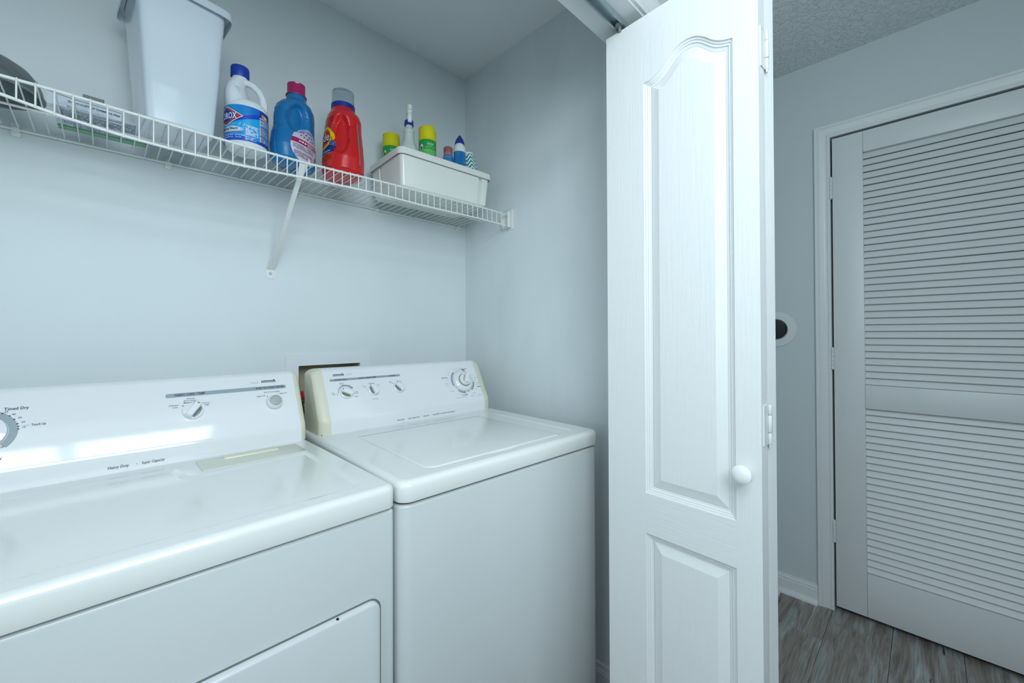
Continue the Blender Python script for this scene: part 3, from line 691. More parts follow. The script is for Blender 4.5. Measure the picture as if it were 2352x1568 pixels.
# ------------------------------------------------------------------ bottle tools
class Surf:
    """lofted bottle skin: sections (z, cx, cy, rx, ry, exponent) + dents (t, z, half_t, half_z, depth)"""
    def __init__(s, secs, dents=()): s.secs = secs; s.d = dents
    def sec(s, z):
        S = s.secs
        if z <= S[0][0]: return S[0][1:]
        for i in range(len(S)-1):
            if z <= S[i+1][0]:
                t = (z-S[i][0])/(S[i+1][0]-S[i][0]); t = t*t*(3-2*t)*.5+t*.5
                return [a+(c-a)*t for a, c in zip(S[i][1:], S[i+1][1:])]
        return S[-1][1:]
    def p(s, t, z, off=0):
        cx, cy, rx, ry, n = s.sec(z); c, si = math.cos(t), math.sin(t)
        x = rx*math.copysign(abs(c)**(2/n), c); y = ry*math.copysign(abs(si)**(2/n), si)
        k = 1
        for (dt, dz, ht, hz, dep) in s.d:
            a = ((t-dt+PI) % (2*PI)-PI)/ht; e_ = (z-dz)/hz; rr = a*a+e_*e_
            if rr < 1.2:
                u = max(0, min(1, (1.2-rr)/.55)); u = u*u*(3-2*u); l = math.hypot(x, y); k *= max(.2, 1-dep*u/l)
        x *= k; y *= k
        if off:
            l = math.hypot(x, y); x += x/l*off; y += y/l*off
        return Vector((cx+x, cy+y, z))
    def grid(s, b, nt=72, nz=70, mi=0, cap1=True):
        z0, z1 = s.secs[0][0], s.secs[-1][0]; zs = [z0+(z1-z0)*i/nz for i in range(nz+1)]
        zs = sorted(set(zs+[q_[0] for q_ in s.secs]))
        loft(b, [[s.p(2*PI*i/nt, z) for i in range(nt)] for z in zs], True, cap1, mi=mi)
def paint_patch(name, parent, P3, u0, u1, v0, v1, nu, nv, colf, matl, maskf=None):
    vs = []; fs = []; cols = []
    for j in range(nv+1):
        for i in range(nu+1): vs.append(P3(u0+(u1-u0)*i/nu, v0+(v1-v0)*j/nv))
    for j in range(nv):
        for i in range(nu):
            u = u0+(u1-u0)*(i+.5)/nu; v = v0+(v1-v0)*(j+.5)/nv
            if maskf and not maskf(u, v): continue
            fs.append([j*(nu+1)+i, j*(nu+1)+i+1, (j+1)*(nu+1)+i+1, (j+1)*(nu+1)+i]); cols.append(colf(u, v))
    me = bpy.data.meshes.new(name); me.from_pydata([tuple(v) for v in vs], [], fs); me.update(); me.materials.append(matl)
    me.polygons.foreach_set('use_smooth', [True]*len(fs))
    ca = me.color_attributes.new('Col', 'FLOAT_COLOR', 'CORNER'); buf = []
    for p, c in zip(me.polygons, cols): buf += list(c)*p.loop_total
    ca.data.foreach_set('color', buf)
    o = bpy.data.objects.new(name, me); COL.objects.link(o); o.parent = parent
    return o
VL = vcol_mat('printed_label', .3)
def ripple(b, u0, u1, v0, v1, n, h, fn, mi, seed=1, dens=.9):
    """rows of tiny print: short dashes standing for unreadable small type"""
    r = random.Random(seed)
    for k in range(n):
        v = v1-(k+.5)*(v1-v0)/n; u = u0
        while u < u1-.001:
            l = min(r.uniform(.0012, .005), u1-u)
            if r.random() < dens:
                m_ = 3; poly(b, [(u+l*i/m_, v-h/2) for i in range(m_+1)]+[(u+l*(m_-i)/m_, v+h/2) for i in range(m_+1)], fn, mi)
            u += l+.0008
def D(a): return math.radians(a)

# ------------------------------------------------------------------ bleach bottle
BZ = 1.7215; BX = Vector((-.9495, -.235))
BL = thing('bleach_bottle', (BX.x, BX.y, BZ-.003), 'white bleach bottle with blue cap, second from left on the wire shelf', 'bottle')
hd = D(-26); hv = Vector((math.cos(hd), math.sin(hd)))
HD = mat('bleach_white', '#e3eaef', .34, sss=.15)
R = .0513
off = lambda d_: (hv.x*d_, hv.y*d_)
q = B(); S1 = Surf([(0, 0, 0, .040, .040, 2), (.004, 0, 0, .0455, .0455, 2), (.014, 0, 0, R-.0008, R-.0008, 2), (.022, 0, 0, R, R, 2), (.109, 0, 0, R, R, 2), (.118, 0, 0, .0502, .0502, 2), (.126, 0, 0, .046, .046, 2), (.130, 0, 0, .038, .038, 2)]); S1.grid(q, 72, 24)
o1 = off(-.022); o2 = off(-.023); o3 = off(-.020); o4 = off(-.0165)
# neck lobe, an ellipse squeezed along the handle axis
def lobe(zc, dist, ra, rb): return [Vector((hv.x*dist, hv.y*dist, zc))+Vector((hv.x, hv.y, 0))*(ra*math.cos(t))+Vector((-hv.y, hv.x, 0))*(rb*math.sin(t)) for t in [2*PI*i/48 for i in range(48)]]
loft(q, [lobe(.1085, -.012, .0370, .0465), lobe(.118, -.0155, .0345, .0465), lobe(.128, -.0190, .0320, .0465), lobe(.140, -.0217, .0296, .0455), lobe(.155, -.0235, .0275, .0415), lobe(.168, -.0245, .0250, .0365), lobe(.179, -.0243, .0226, .0310), lobe(.188, -.0225, .0202, .0258), lobe(.195, -.0190, .0188, .0215), lobe(.200, -.0160, .0185, .0188), lobe(.212, -.0160, .0180, .0180)])
BP = lambda d_, z: Vector((hv.x*d_, hv.y*d_, z))
tube(q, [BP(-.010, .192), BP(.004, .1925), BP(.018, .186), BP(.031, .172), BP(.0385, .155), BP(.0412, .138), BP(.0405, .120), BP(.037, .104)], .01, 14, rs=[.0085, .0090, .0088, .0088, .0092, .0100, .0108, .0112])
q.build('body', HD, BL, ang=.9)
q = B(); cc = BP(-.016, 0)
prof = [(.0212, .2025), (.0218, .2040), (.0218, .2270), (.0208, .2315), (.0185, .2328)]
rings = []
for r_, z in prof: rings.append([cc+Vector(((r_+(.00035 if i % 2 else 0))*math.cos(2*PI*i/72), (r_+(.00035 if i % 2 else 0))*math.sin(2*PI*i/72), z)) for i in range(72)])
loft(q, rings); q.build('cap', mat('bleach_cap_blue', '#1a3fa6', .4), BL)
LC0 = D(-160)
def bl(u, v, o_=.0006): return Vector(((R+o_)*math.cos(LC0+u/R), (R+o_)*math.sin(LC0+u/R), v))
us = R*D(93)
def bcol(u, v):
    t = (v-.014)/.094
    if u > us:
        if v > .088: return lin('#1d3fb0')
        g = .86+.05*math.sin(v*900); c = lin('#b9cfe6') if .02 < v else lin('#1d3fb0')
        return c
    base = Vector(lin('#17a7e0')[:3]).lerp(Vector(lin('#1565cc')[:3]), max(0, min(1, (u+.02)/.11)))
    sw = .052+.30*(u-.0)*.0+(.026*math.sin(max(-1, min(1, (u-.045)/.07))*PI/2))
    if u > -.01 and abs(v-(.058+.030*max(0, u/.085))) < .0035+.03*max(0, u)/.9: base = Vector(lin('#1a48bf')[:3])
    elif v < .058+.030*max(0, u/.085): base = Vector(lin('#18a6e6')[:3]).lerp(Vector(lin('#1e86dc')[:3]), max(0, min(1, (.05-v)/.04)))
    if v < .0235+.004*math.cos(u*30): base = Vector(lin('#1a55c8')[:3])
    dx = u-.012; dz = (v-.0425)
    if (dx/.036)**2+(dz/.0085)**2 < 1: base = Vector(lin('#dfeefa')[:3]).lerp(base, ((dx/.036)**2+(dz/.0085)**2)**2)
    return (base.x, base.y, base.z, 1)
LB = paint_patch('label', BL, lambda u, v: bl(u, v, .0005), -R*PI*.99, R*PI*.99,   .0135, .1075, 320, 120, bcol, VL)
LBC = [mat('ink_white', '#f4f6f8', .35), mat('ink_red', '#c8141c', .35), mat('ink_royal', '#1c3f9c', .35), mat('ink_gold', '#d99a1c', .4), mat('ink_dark', '#1d2a52', .4)]
q = B(); f1 = lambda u, v: bl(u, v, .0009); f2 = lambda u, v: bl(u, v, .0012); f3 = lambda u, v: bl(u, v, .0015); f4 = lambda u, v: bl(u, v, .0018)
def hexa(k, fn, mi, w=.0415, h=.0225, cv=.0775):
    n = 10; tp = []
    for i in range(n+1): tp.append((-w*k+ (w*k-.012*k)*i/n, cv+(h*k)*i/n))
    tp = [(-w*k, cv)]+[(-w*k+(w*k-.0035)*i/6, cv+h*k*i/6) for i in range(1, 7)]+[(w*k-(w*k-.0035)*(6-i)/6, cv+h*k*(6-i)/6) for i in range(0, 7)]
    for (a, c), (a2, c2) in zip(tp, tp[1:]):
        if abs(a2-a) > 1e-6: poly(q, [(a, 2*cv-c), (a2, 2*cv-c2), (a2, c2), (a, c)], fn, mi)
hexa(1.08, f1, 0); hexa(1.0, f2, 1); hexa(.83, f3, 3); hexa(.79, lambda u, v: bl(u, v, .0017), 2)
text(q, 'CLOROX', .0, .0775, .0160, lambda u, v: bl(u, v, .0020), 0, 'C', .0600, True)
text(q, 'Disinfecting Bleach', .032, .0440, .0062, f2, 4, 'R', .062, True); text(q, 'Kills 99.9% of Bacteria and Viruses*', .038, .0350, .0034, f2, 1, 'R', .068, True)
text(q, 'Whitens    Removes Stains    and Fits Ready', .050, .0270, .0032, f2, 0, 'R', .075); text(q, 'Cleans by Killing Bacteria    Smooth', .040, .0215, .0032, f2, 0, 'R', .065)
ripple(q, .050, .080, .029, .056, 10, .0016, f2, 0, 3, .85); ripple(q, .050, .074, .0165, .026, 4, .0012, f2, 0, 4, .7)
ripple(q, us+.003, us+.052, .066, .080, 7, .0009, f2, 2, 5); ripple(q, us+.003, us+.052, .040, .062, 12, .0009, f2, 2, 6); ripple(q, us+.003, us+.052, .022, .036, 8, .0009, f2, 2, 8)
for v in (.083, .064, .038, .0205):
    for i in range(12): poly(q, [(us+.001+.0045*i, v-.0012), (us+.0055+.0045*i, v-.0012), (us+.0055+.0045*i, v+.0012), (us+.001+.0045*i, v+.0012)], f2, 2)
for i in range(3): disc(q, us+.010+.006*i, .0935-.001*i, .0052-.0006*i, f2 if i == 0 else f3, 3)
disc(q, us+.0165, .0925, .0030, f4, 0)
r_ = random.Random(4)
for i in range(26):
    a, c = r_.uniform(.012, .050), r_.uniform(.046, .060); disc(q, a, c, r_.uniform(.0003, .0013), f3, 0, 6)
q.build('label_print', LBC, LB, ang=3)
q = B()
for k in range(9): tube(q, [S1.p(0, 0)*0+Vector((0, 0, 0))+ (BP(-.0195, .128+.0042*k)+Vector((-math.sin(D(-100))*0, 0, 0))+Vector((.0*k, 0, 0))+Vector((.034*math.cos(D(a_))*1.0, .0405*math.sin(D(a_)), .002*math.sin(a_)))) for a_ in range(-118, -94, 4)], .0007, 5)
q.build('grip_ribs', HD, BL)

# ------------------------------------------------------------------ blue fabric softener bottle
SB_ = thing('softener_bottle', (-.823, -.212, BZ-.004), 'blue plastic bottle with magenta cap behind the shelf brace', 'bottle', rz=D(33))
BLU = mat('softener_blue', '#1672ae', .3, coat=.15, sss=.05)
# local: +x wide axis away from handle, -y label side
S2 = Surf([(0, 0, 0, .056, .034, 2.4), (.004, 0, 0, .064, .040, 2.4), (.016, 0, 0, .0705, .045, 2.4), (.05, 0, 0, .0735, .047, 2.3), (.085, .001, 0, .070, .046, 2.2), (.108, .003, 0, .0645, .0455, 2.2), (.135, .002, 0, .0635, .0470, 2.2), (.158, .005, 0, .0630, .0465, 2.1), (.176, .008, 0, .0580, .0450, 2.1), (.190, .010, 0, .0480, .0410, 2), (.201, .011, 0, .0340, .0320, 2), (.208, .011, 0, .0275, .0275, 2), (.222, .011, 0, .0265, .0265, 2)],
          [(D(-121), .135, D(34), .043, .021), (D(121), .135, D(34), .043, .021)])
q = B(); S2.grid(q, 96, 90); q.build('body', BLU, SB_, ang=.9)
q = B(); nn_ = 48; rings = []
for r_, z in ((.0285, .2205), (.0290, .2225), (.0262, .2265), (.0248, .2285), (.0246, .2560), (.0240, .2585), (.0225, .2590)):
    rings.append([Vector((.011+r_*math.cos(2*PI*i/nn_), r_*math.sin(2*PI*i/nn_), z+(.0015*math.sin(2*PI*i/nn_+1.2)+(-.004 if i in (29, 30, 31) else 0) if z > .25 else 0))) for i in range(nn_)])
loft(q, rings, True, False); loft(q, [rings[-1], [p-Vector((0, 0, .006)) for p in rings[-1]]], False, True); q.build('cap', mat('magenta_cap', '#a8215f', .4), SB_, ang=.8)
q = B(); tube(q, [S2.p(D(180), z, .0002) for z in [.02+.01*i for i in range(15)]], .0007, 5); q.build('mould_seam', BLU, SB_)
def sf(u, v, o_=.0006): return S2.p(D(-90)+u/.060, v, o_)
def smask(u, v):
    if u < 0: return (u/.046)**2+((v-.052)/.062)**2 < 1 if v > .052 else (u/.046)**2+((v-.052)/.045)**2 < 1
    return (u/.046)**2+((v-.052)/.062)**2 < 1 if v > .052 else (u/.046)**2+((v-.052)/.045)**2 < 1
def scol(u, v):
    if v > .074:
        t = (v-.074)/.04; c = Vector(lin('#cfc9e2')[:3]).lerp(Vector(lin('#8fb4d6')[:3]), max(0, min(1, t+.5*math.sin(u*90)*.3))); return (c.x, c.y, c.z, 1)
    if v > .059-.06*u*.0: return lin('#a32060')
    return lin('#dccfe0')
LB2 = paint_patch('label', SB_, lambda u, v: sf(u, v, .0006), -.046, .046, .006, .115, 90, 90, scol, VL, smask)
q = B(); g1 = lambda u, v: sf(u, v, .0012)
for (a, c) in ((-.012, .095), (-.003, .094), (.006, .092), (-.018, .086), (-.009, .084), (.001, .083), (.011, .082), (.020, .084), (.015, .093)):
    for k in range(5): disc(q, a+.0016*math.cos(k*1.257), c+.0016*math.sin(k*1.257), .0011, g1, 1, 7)
text(q, 'fabric softener', 0, .104, .0045, g1, 4, 'C', .030)
text(q, '64', -.020, .067, .0055, g1, 0, 'C', None, True); disc(q, -.012, .067, .0028, g1, 0); disc(q, -.005, .0665, .0028, g1, 0); ripple(q, .0, .036, .061, .072, 4, .0012, g1, 0, 7)
ripple(q, -.040, .020, .041, .056, 6, .0011, g1, 4, 9); ripple(q, -.036, .018, .020, .037, 7, .0011, g1, 4, 10)
for i in range(14): poly(q, [(.024+.0009*i, .024), (.0244+.0009*i, .024), (.0244+.0009*i, .040), (.024+.0009*i, .040)], g1, 4)
q.build('label_print', LBC, LB2, ang=3)

# ------------------------------------------------------------------ red detergent bottle
RD = thing('detergent_bottle', (-.681, -.232, BZ-.003), 'red laundry detergent bottle with clear dosing cap on the wire shelf', 'bottle', rz=D(-92))
RED = mat('detergent_red', '#cf1c20', .3, coat=.2, sss=.05)
S3 = Surf([(0, 0, 0, .056, .046, 2.6), (.004, 0, 0, .065, .053, 2.6), (.014, 0, 0, .0710, .0575, 2.5), (.05, 0, 0, .0725, .0590, 2.3), (.09, -.001, 0, .0700, .0575, 2.2), (.125, -.002, 0, .0670, .0550, 2.2), (.150, .000, 0, .0630, .0530, 2.1), (.176, .003, 0, .0620, .0510, 2.1), (.192, .002, 0, .056, .047, 2.1), (.205, .000, 0, .044, .040, 2), (.214, -.001, 0, .0365, .0360, 2), (.222, -.001, 0, .0340, .0340, 2)],
          [(D(-32), .118, D(28), .062, .016), (D(146-180+180), .118, D(30), .060, .004)])
q = B(); S3.grid(q, 110, 100); q.build('body', RED, RD, ang=.9)
q = B(); lathe(q, [(.0340, .2190), (.0358, .2200), (.0362, .2330), (.0345, .2350)], (-.001, 0, 0), n=48); q.build('collar', mat('collar_blue', '#17338c', .35), RD)
CG = mat('clear_cap_plastic', '#dfe9ee', .08, trans=.92, ior=1.25)
q = B(); pr = [(.0328, .2345), (.0332, .2365), (.0338, .2740), (.0322, .2775), (.0290, .2785)]
lathe(q, pr, (-.001, 0, 0), n=48, cap0=False, cap1=True); pi_ = [(.0314, .2345), (.0324, .2735), (.0290, .2760)]
b2 = B(); lathe(b2, pi_, (-.001, 0, 0), n=48, cap0=False, cap1=True); q.add(b2.v, [f[::-1] for f in b2.f])
n_ = 48; q.add([], []) ; base0 = 0
for i in range(n_): q.f.append([i, len(pr)*n_+i, len(pr)*n_+(i+1) % n_, (i+1) % n_][::-1]); q.m.append(0)
CP_ = q.build('clear_cap', CG, RD, ang=.6)
q = B(); lathe(q, [(.0340, .2345), (.030, .2350), (.020, .2385), (.008, .2440), (.002, .2450)], (-.001, 0, 0), n=36); q.build('spout', mat('spout_blue', '#2b5fae', .3), RD)
def rf(u, v, o_=.0006): return S3.p(D(-90)+u/.058, v, o_)
q = B(); TL_ = [rf(.078+.003*math.sin((z-.03)/.13*PI), z, .0009) for z in [.030+.0065*i for i in range(22)]]
TLb = [rf(.0815+.003*math.sin((z-.03)/.13*PI), z, .0009) for z in [.030+.0065*i for i in range(22)]]
q = B(); rt = Surf(S3.secs, S3.d)
z_s = [.030+.0062*i for i in range(22)]
q.add([rt.p(D(21), z, .0007) for z in z_s]+[rt.p(D(24.5), z, .0007) for z in z_s], [[i, 22+i, 23+i, i+1] for i in range(21)]); q.build('level_strip', mat('teal_strip', '#4f8f9c', .3), RD)
def rmask(u, v): return abs(u) < .041-.012*max(0, (v-.08)/.1) and .020 < v < .175 and (v > .030 or abs(u) < .036)
def rcol(u, v):
    if v < .060: return lin('#d8341f')
    if v < .082+.12*(u+.02)*.3: return lin('#16307f')
    return lin('#b3201f') if (u*u+(v-.118)**2)**.5 > .05 else lin('#c2261e')
LB3 = paint_patch('label', RD, lambda u, v: rf(u, v, .0006), -.042, .042, .020, .175, 70, 110, rcol, VL, rmask)
q = B(); r1 = [lambda u, v, o_=o_: rf(u, v, o_) for o_ in (.0010, .0013, .0016, .0020)]
def ring(cu, cv, r, fn, mi, r_in=0, n=36):
    K = 4
    for i in range(n):
        for k in range(K):
            a0, a1 = 2*PI*i/n, 2*PI*(i+1)/n; ra, rb = r_in+(r-r_in)*k/K, r_in+(r-r_in)*(k+1)/K
            poly(q, [(cu+ra*math.cos(a0), cv+ra*math.sin(a0)), (cu+rb*math.cos(a0), cv+rb*math.sin(a0)), (cu+rb*math.cos(a1), cv+rb*math.sin(a1)), (cu+ra*math.cos(a1), cv+ra*math.sin(a1))], fn, mi)
ring(.0, .112, .0345, r1[0], 0, .027); ring(.0, .112, .027, r1[0], 1, .021); ring(.0, .112, .021, r1[0], 2, .0)
text(q, 'Tide', .0, .110, .027, lambda u, v: rf(u, v, .0030), 3, 'C', .050, True); text(q, 'Tide', .0008, .1108, .0255, lambda u, v: rf(u, v, .0036), 4, 'C', .0475, False)
ring(.0325, .0885, .0085, r1[2], 3, 0); ring(.0325, .0885, .0078, r1[3], 5, .0068); text(q, '25', .0325, .0885, .006, r1[3], 5, 'C')
text(q, 'Original', .012, .066, .0048, r1[1], 4, 'C', .030); text(q, 'LAUNDRY DETERGENT', .010, .0580, .0024, r1[1], 5, 'C', .040)
ripple(q, -.02, .036, .036, .054, 5, .0014, r1[1], 6, 12)
q.build('label_print', [mat('tide_yellow', '#e8c417', .35), mat('tide_orange', '#d8451c', .35), mat('tide_red', '#c8231c', .35), mat('ink_deep_blue', '#16307f', .35), LBC[0], mat('ink_sky', '#7cc0e8', .35), mat('ink_maroon', '#7e1a14', .4)], LB3, ang=3)

# ------------------------------------------------------------------ tall white waste bin
WB = thing('waste_bin', (-1.100, -.198, BZ-.0005), 'tall white plastic waste bin reaching past the top of the frame', 'bin', rz=D(5))
BINM = mat('bin_plastic', '#d9e3ec', .16, coat=.5, sss=.1)
def wout(hw, hdp, n=80):
    o_ = []
    for i in range(n):
        t = 2*PI*i/n; c, s_ = math.cos(t), math.sin(t); e_ = 2/13
        x = hw*math.copysign(abs(c)**e_, c); y = hdp*math.copysign(abs(s_)**e_, s_)
        y -= .010*(1-(x/hw)**2)*(1 if y < 0 else -1)*min(1, abs(y)/hdp)
        o_.append((x, y))
    return o_
q = B(); H = .322
def wr(z, ins=0): t = z/H; return [(x, y, z) for x, y in wout(.067+.021*t-ins, .079+.017*t-ins)]
loft(q, [wr(0, .006), wr(.0015, .0028), wr(.006, 0)]+[wr(.006+(H-.006)*i/12) for i in range(1, 13)], True, False)
loft(q, [wr(H, 0), wr(H, .0022)]+[wr(H-(H-.004)*i/6, .0022) for i in range(1, 7)], False, True)
q.build('body', BINM, WB, ang=.5)
q = B(); t = 1.0
rr = lambda g, z: [(x, y, z) for x, y in wout(.088+g, .096+g)]
loft(q, [rr(-.0022, H), rr(0, H+.0018), rr(.010, H+.0018), rr(.0125, H), rr(.0135, H-.019), rr(.0118, H-.019), rr(.0105, H-.0015), rr(.0005, H-.0015)], False, False); q.build('rim', BINM, WB, ang=.5)
q = B(); loft(q, [[(x*.86, y*.86, z) for x, y in wout(.064, .076)] for z in (-.0012, .0004)]); q.build('base_ridge', BINM, WB)

# ------------------------------------------------------------------ storage bin with its contents
ST = thing('storage_bin', (-.3125, -.1850, BZ+.0055), 'low white plastic storage bin of cleaning supplies at the shelf end', 'bin', rz=D(-2.6))
SBM = mat('storage_plastic', '#eceee9', .17, coat=.3, sss=.08)
def sout(hw, hd_, g=.010, r=.015):
    pts = rrect(-hw, hw, -hd_, hd_, r, 6); out = []
    # split long sides and press a groove into each wall
    for i, p in enumerate(pts):
        out.append(p); nx = pts[(i+1) % len(pts)]
        if abs(nx[1]-p[1]) < 1e-6 and abs(nx[0]-p[0]) > .1:
            sgn = 1 if p[1] < 0 else -1
            gx = hw-.044
            for k in (-1.0, -.8, -.5, .5, .8, 1.0):
                dx = k*.0085; dy = g*(1.25 if abs(k) < .7 else .8) if abs(k) < 1 else 0
                out.append((gx+dx*(1 if p[1] < 0 else -1), p[1]+sgn*dy))
            if p[1] > 0: pass
        elif abs(nx[0]-p[0]) < 1e-6 and abs(nx[1]-p[1]) > .1:
            sgn = 1 if p[0] < 0 else -1; up_ = nx[1] > p[1]
            for k in (-1.0, -.62, -.2, .2, .62, 1.0):
                out.append((p[0]+sgn*(g*(1-abs(k)**1.6) if abs(k) < 1 else 0), (.045)+k*.0105*(1 if up_ else -1)))
    return out
q = B(); HH = .1075
sr = lambda t, ins, z: [(x, y, z) for x, y in sout(.1865+.007*t-ins, .1130+.008*t-ins)]
loft(q, [sr(0, .012, 0), sr(0, .005, .0012), sr(0, .001, .005), sr(.05, 0, .012)]+[sr(.05+.95*i/5, 0, .012+(HH-.012)*i/5) for i in range(1, 6)], True, False)
loft(q, [sr(1, .0022, HH), sr(.5, .0022, HH/2), sr(0, .0022, .006), sr(0, .014, .003)], False, True)
q.build('body', SBM, ST, ang=.45)
def pr_(g, z, r=.014): return [(x, y, z) for x, y in rrect(-.1935-g, .1935+g, -.1210-g, .1210+g, r+g, 6)]
q = B(); loft(q, [pr_(-.008, HH+.0185), pr_(0, HH+.0235), pr_(.0055, HH+.0240), pr_(.0085, HH+.0215), pr_(.0100, HH-.0010), pr_(.0085, HH-.0012), pr_(.0065, HH+.019), pr_(-.001, HH+.0195), pr_(-.0025, HH-.002), pr_(-.0040, HH-.002)], False, False); q.build('rim', SBM, ST, ang=.5)
FZ = BZ+.0092
def can(x, y, lab, capcut):
    r = .0315; C_ = thing('aerosol_can', (x, y, FZ), lab, 'spray can', group='green and yellow aerosol cans')
    C_.rotation_euler.z = capcut
    q = B(); lathe(q, [(r-.003, 0), (r-.0005, .001), (r, .004), (r, .198), (r-.001, .201), (r-.004, .206)], n=48); q.build('body', mat('can_green', '#1c9a3e', .3, coat=.2), C_)
    q = B(); rings = []
    for rr_, z in ((r-.001, .2005), (r+.0008, .2015), (r+.0006, .236), (r-.0004, .250), (r-.004, .2565), (r-.010, .2585), (.006, .2590)):
        ring_ = []
        for i in range(48):
            t = 2*PI*i/48; dz = 0; k_ = 1
            u = (t-D(-40)+PI) % (2*PI)-PI
            if z > .24 and abs(u) < .42: k_ = 1-.26*(1-(u/.42)**2); dz = -.007*(1-(u/.42)**2)
            if z > .25: dz -= .006*max(0, math.cos(t-D(170)))
            ring_.append((rr_*k_*math.cos(t), rr_*k_*math.sin(t), z+dz))
        rings.append(ring_)
    loft(q, rings); q.build('cap', mat('can_yellow', '#d8d214', .4), C_, ang=.7)
    q = B(); tube(q, [((r+.0006)*math.cos(2*PI*i/40), (r+.0006)*math.sin(2*PI*i/40), .2075) for i in range(40)], .0009, 6, closed=True); q.build('cap_ring', bpy.data.materials['can_yellow'], C_)
    P = lambda u, v, o_=.0006: Vector(((r+o_)*math.cos(D(-122)-capcut+u/r), (r+o_)*math.sin(D(-122)-capcut+u/r), v))
    def cc(u, v):
        return lin('#1f9c44') if v > .165 else lin('#56bd62')
    lb = paint_patch('label', C_, P, -.055, .055, .010, .196, 60, 30, cc, VL)
    q = B(); f_ = lambda u, v: P(u, v, .0010)
    poly(q, [(-.031, .163), (-.017, .166), (-.016, .176), (-.022, .184), (-.027, .178), (-.031, .172)], f_, 0); poly(q, [(-.029, .169), (-.018, .172), (-.019, .177), (-.028, .174)], lambda u, v: P(u, v, .0014), 1); poly(q, [(-.029, .1655), (-.018, .168), (-.018, .171), (-.029, .168)], lambda u, v: P(u, v, .0014), 2)
    text(q, 'BATHROOM', -.002, .1850, .0038, f_, 0, 'L', .024, True); text(q, 'Foam Cleaner', .000, .1795, .0036, f_, 0, 'L', .020, True); text(q, 'DISINFECTANT', -.010, .1715, .0052, f_, 3, 'L', .036, True)
    ripple(q, -.012, .030, .130, .163, 9, .0016, f_, 3, 21, .7)
    q.build('label_print', [LBC[0], mat('ink_orange', '#d2622a', .4), LBC[4], mat('ink_lime', '#8fd07a', .4)], lb, ang=3)
can(-.4437, -.105, 'yellow capped green aerosol can at the bin back left corner', D(70))
can(-.3715, -.2450, 'yellow capped green aerosol can in the middle, right of the spray bottle', D(0))
# spray bottle
SP = thing('spray_bottle', (-.4300, -.2120, FZ), 'clear trigger spray bottle with blue collar in the white bin', 'spray bottle')
CLR = mat('translucent_bottle', '#e6f0f0', .25, trans=.30, ior=1.3, sss=.0)
q = B(); prof = [(.029, 0), (.032, .003), (.0332, .010), (.0332, .150), (.0325, .165), (.029, .176), (.0245, .184), (.0215, .194)]
z = .194; rib = []
for k in range(9): rib += [(.0212-.00045*k, z+.0035*k+.0006), (.0200-.00045*k, z+.0035*k+.0022)]
prof += rib+[(.0185, .228), (.0205, .232), (.0208, .236), (.0155, .240), (.0125, .243), (.0125, .262)]
lathe(q, prof, n=48); q.build('body', CLR, SP, ang=.5)
q = B(); rings = []
for r_, z in ((.0158, .254), (.0165, .2555), (.0160, .270), (.0148, .2725)): rings.append([((r_+(.0004 if i % 2 else 0))*math.cos(2*PI*i/60), (r_+(.0004 if i % 2 else 0))*math.sin(2*PI*i/60), z) for i in range(60)])
loft(q, rings); q.build('collar', mat('collar_royal', '#1640a8', .4), SP)
fd = Vector((-.42, -.91, 0)).normalized(); sd = Vector((-fd.y, fd.x, 0))
TRG = mat('trigger_white', '#eef0ee', .35)
def obox(q, c, a, wa, bx, wb, h0, h1, r=.002):
    loft(q, [[Vector(c)+a*p+bx*s_+Vector((0, 0, z)) for p, s_ in rrect(-wa, wa, -wb, wb, r, 3)] for z in (h0, h1)])
q = B(); obox(q, (0, 0, 0), fd, .0095, sd, .0085, .271, .292, .003); obox(q, fd*.006, fd, .026, sd, .0085, .290, .318, .004); obox(q, fd*.034, fd, .006, sd, .0060, .298, .314, .003)
q.build('spray_head', TRG, SP)
q = B(); path = [fd*.020+Vector((0, 0, .296)), fd*.027+Vector((0, 0, .286)), fd*.030+Vector((0, 0, .274)), fd*.028+Vector((0, 0, .262)), fd*.032+Vector((0, 0, .254))]
rings = [[p+sd*a+fd*c for a, c in rrect(-.0068, .0068, -.0022, .0022, .0015, 3)] for p in path]; loft(q, rings[::-1]); q.build('trigger', TRG, SP)
# small red and blue bottle
SM = thing('small_bottle', (-.2630, -.2250, FZ), 'small blue bottle with a clear capped red top in the white bin', 'bottle')
q = B(); lathe(q, [(.0190, 0), (.0205, .002), (.0205, .178), (.0200, .186), (.0180, .189)], n=36); q.build('body', mat('small_blue', '#2a79b8', .25, coat=.4, var=((1, 1, 60), .5, '#7fb4d4')), SM)
q = B(); lathe(q, [(.0158, .189), (.0158, .2015)], n=32); q.build('inner_band', mat('band_pink', '#c4808a', .4), SM)
q = B(); lathe(q, [(.0150, .2020), (.0155, .203), (.0155, .2180), (.0150, .219)], n=32); q.build('cap_insert', mat('insert_red', '#cf3a34', .6, bump=((300, 300, 300), .6, .002)), SM)
q = B(); lathe(q, [(.0172, .189), (.0176, .190), (.0176, .2195), (.0165, .2225), (.0140, .2232)], n=32, cap0=False); q.build('clear_cap', mat('thin_clear', '#e6eef0', .1, trans=.9, ior=1.12), SM)
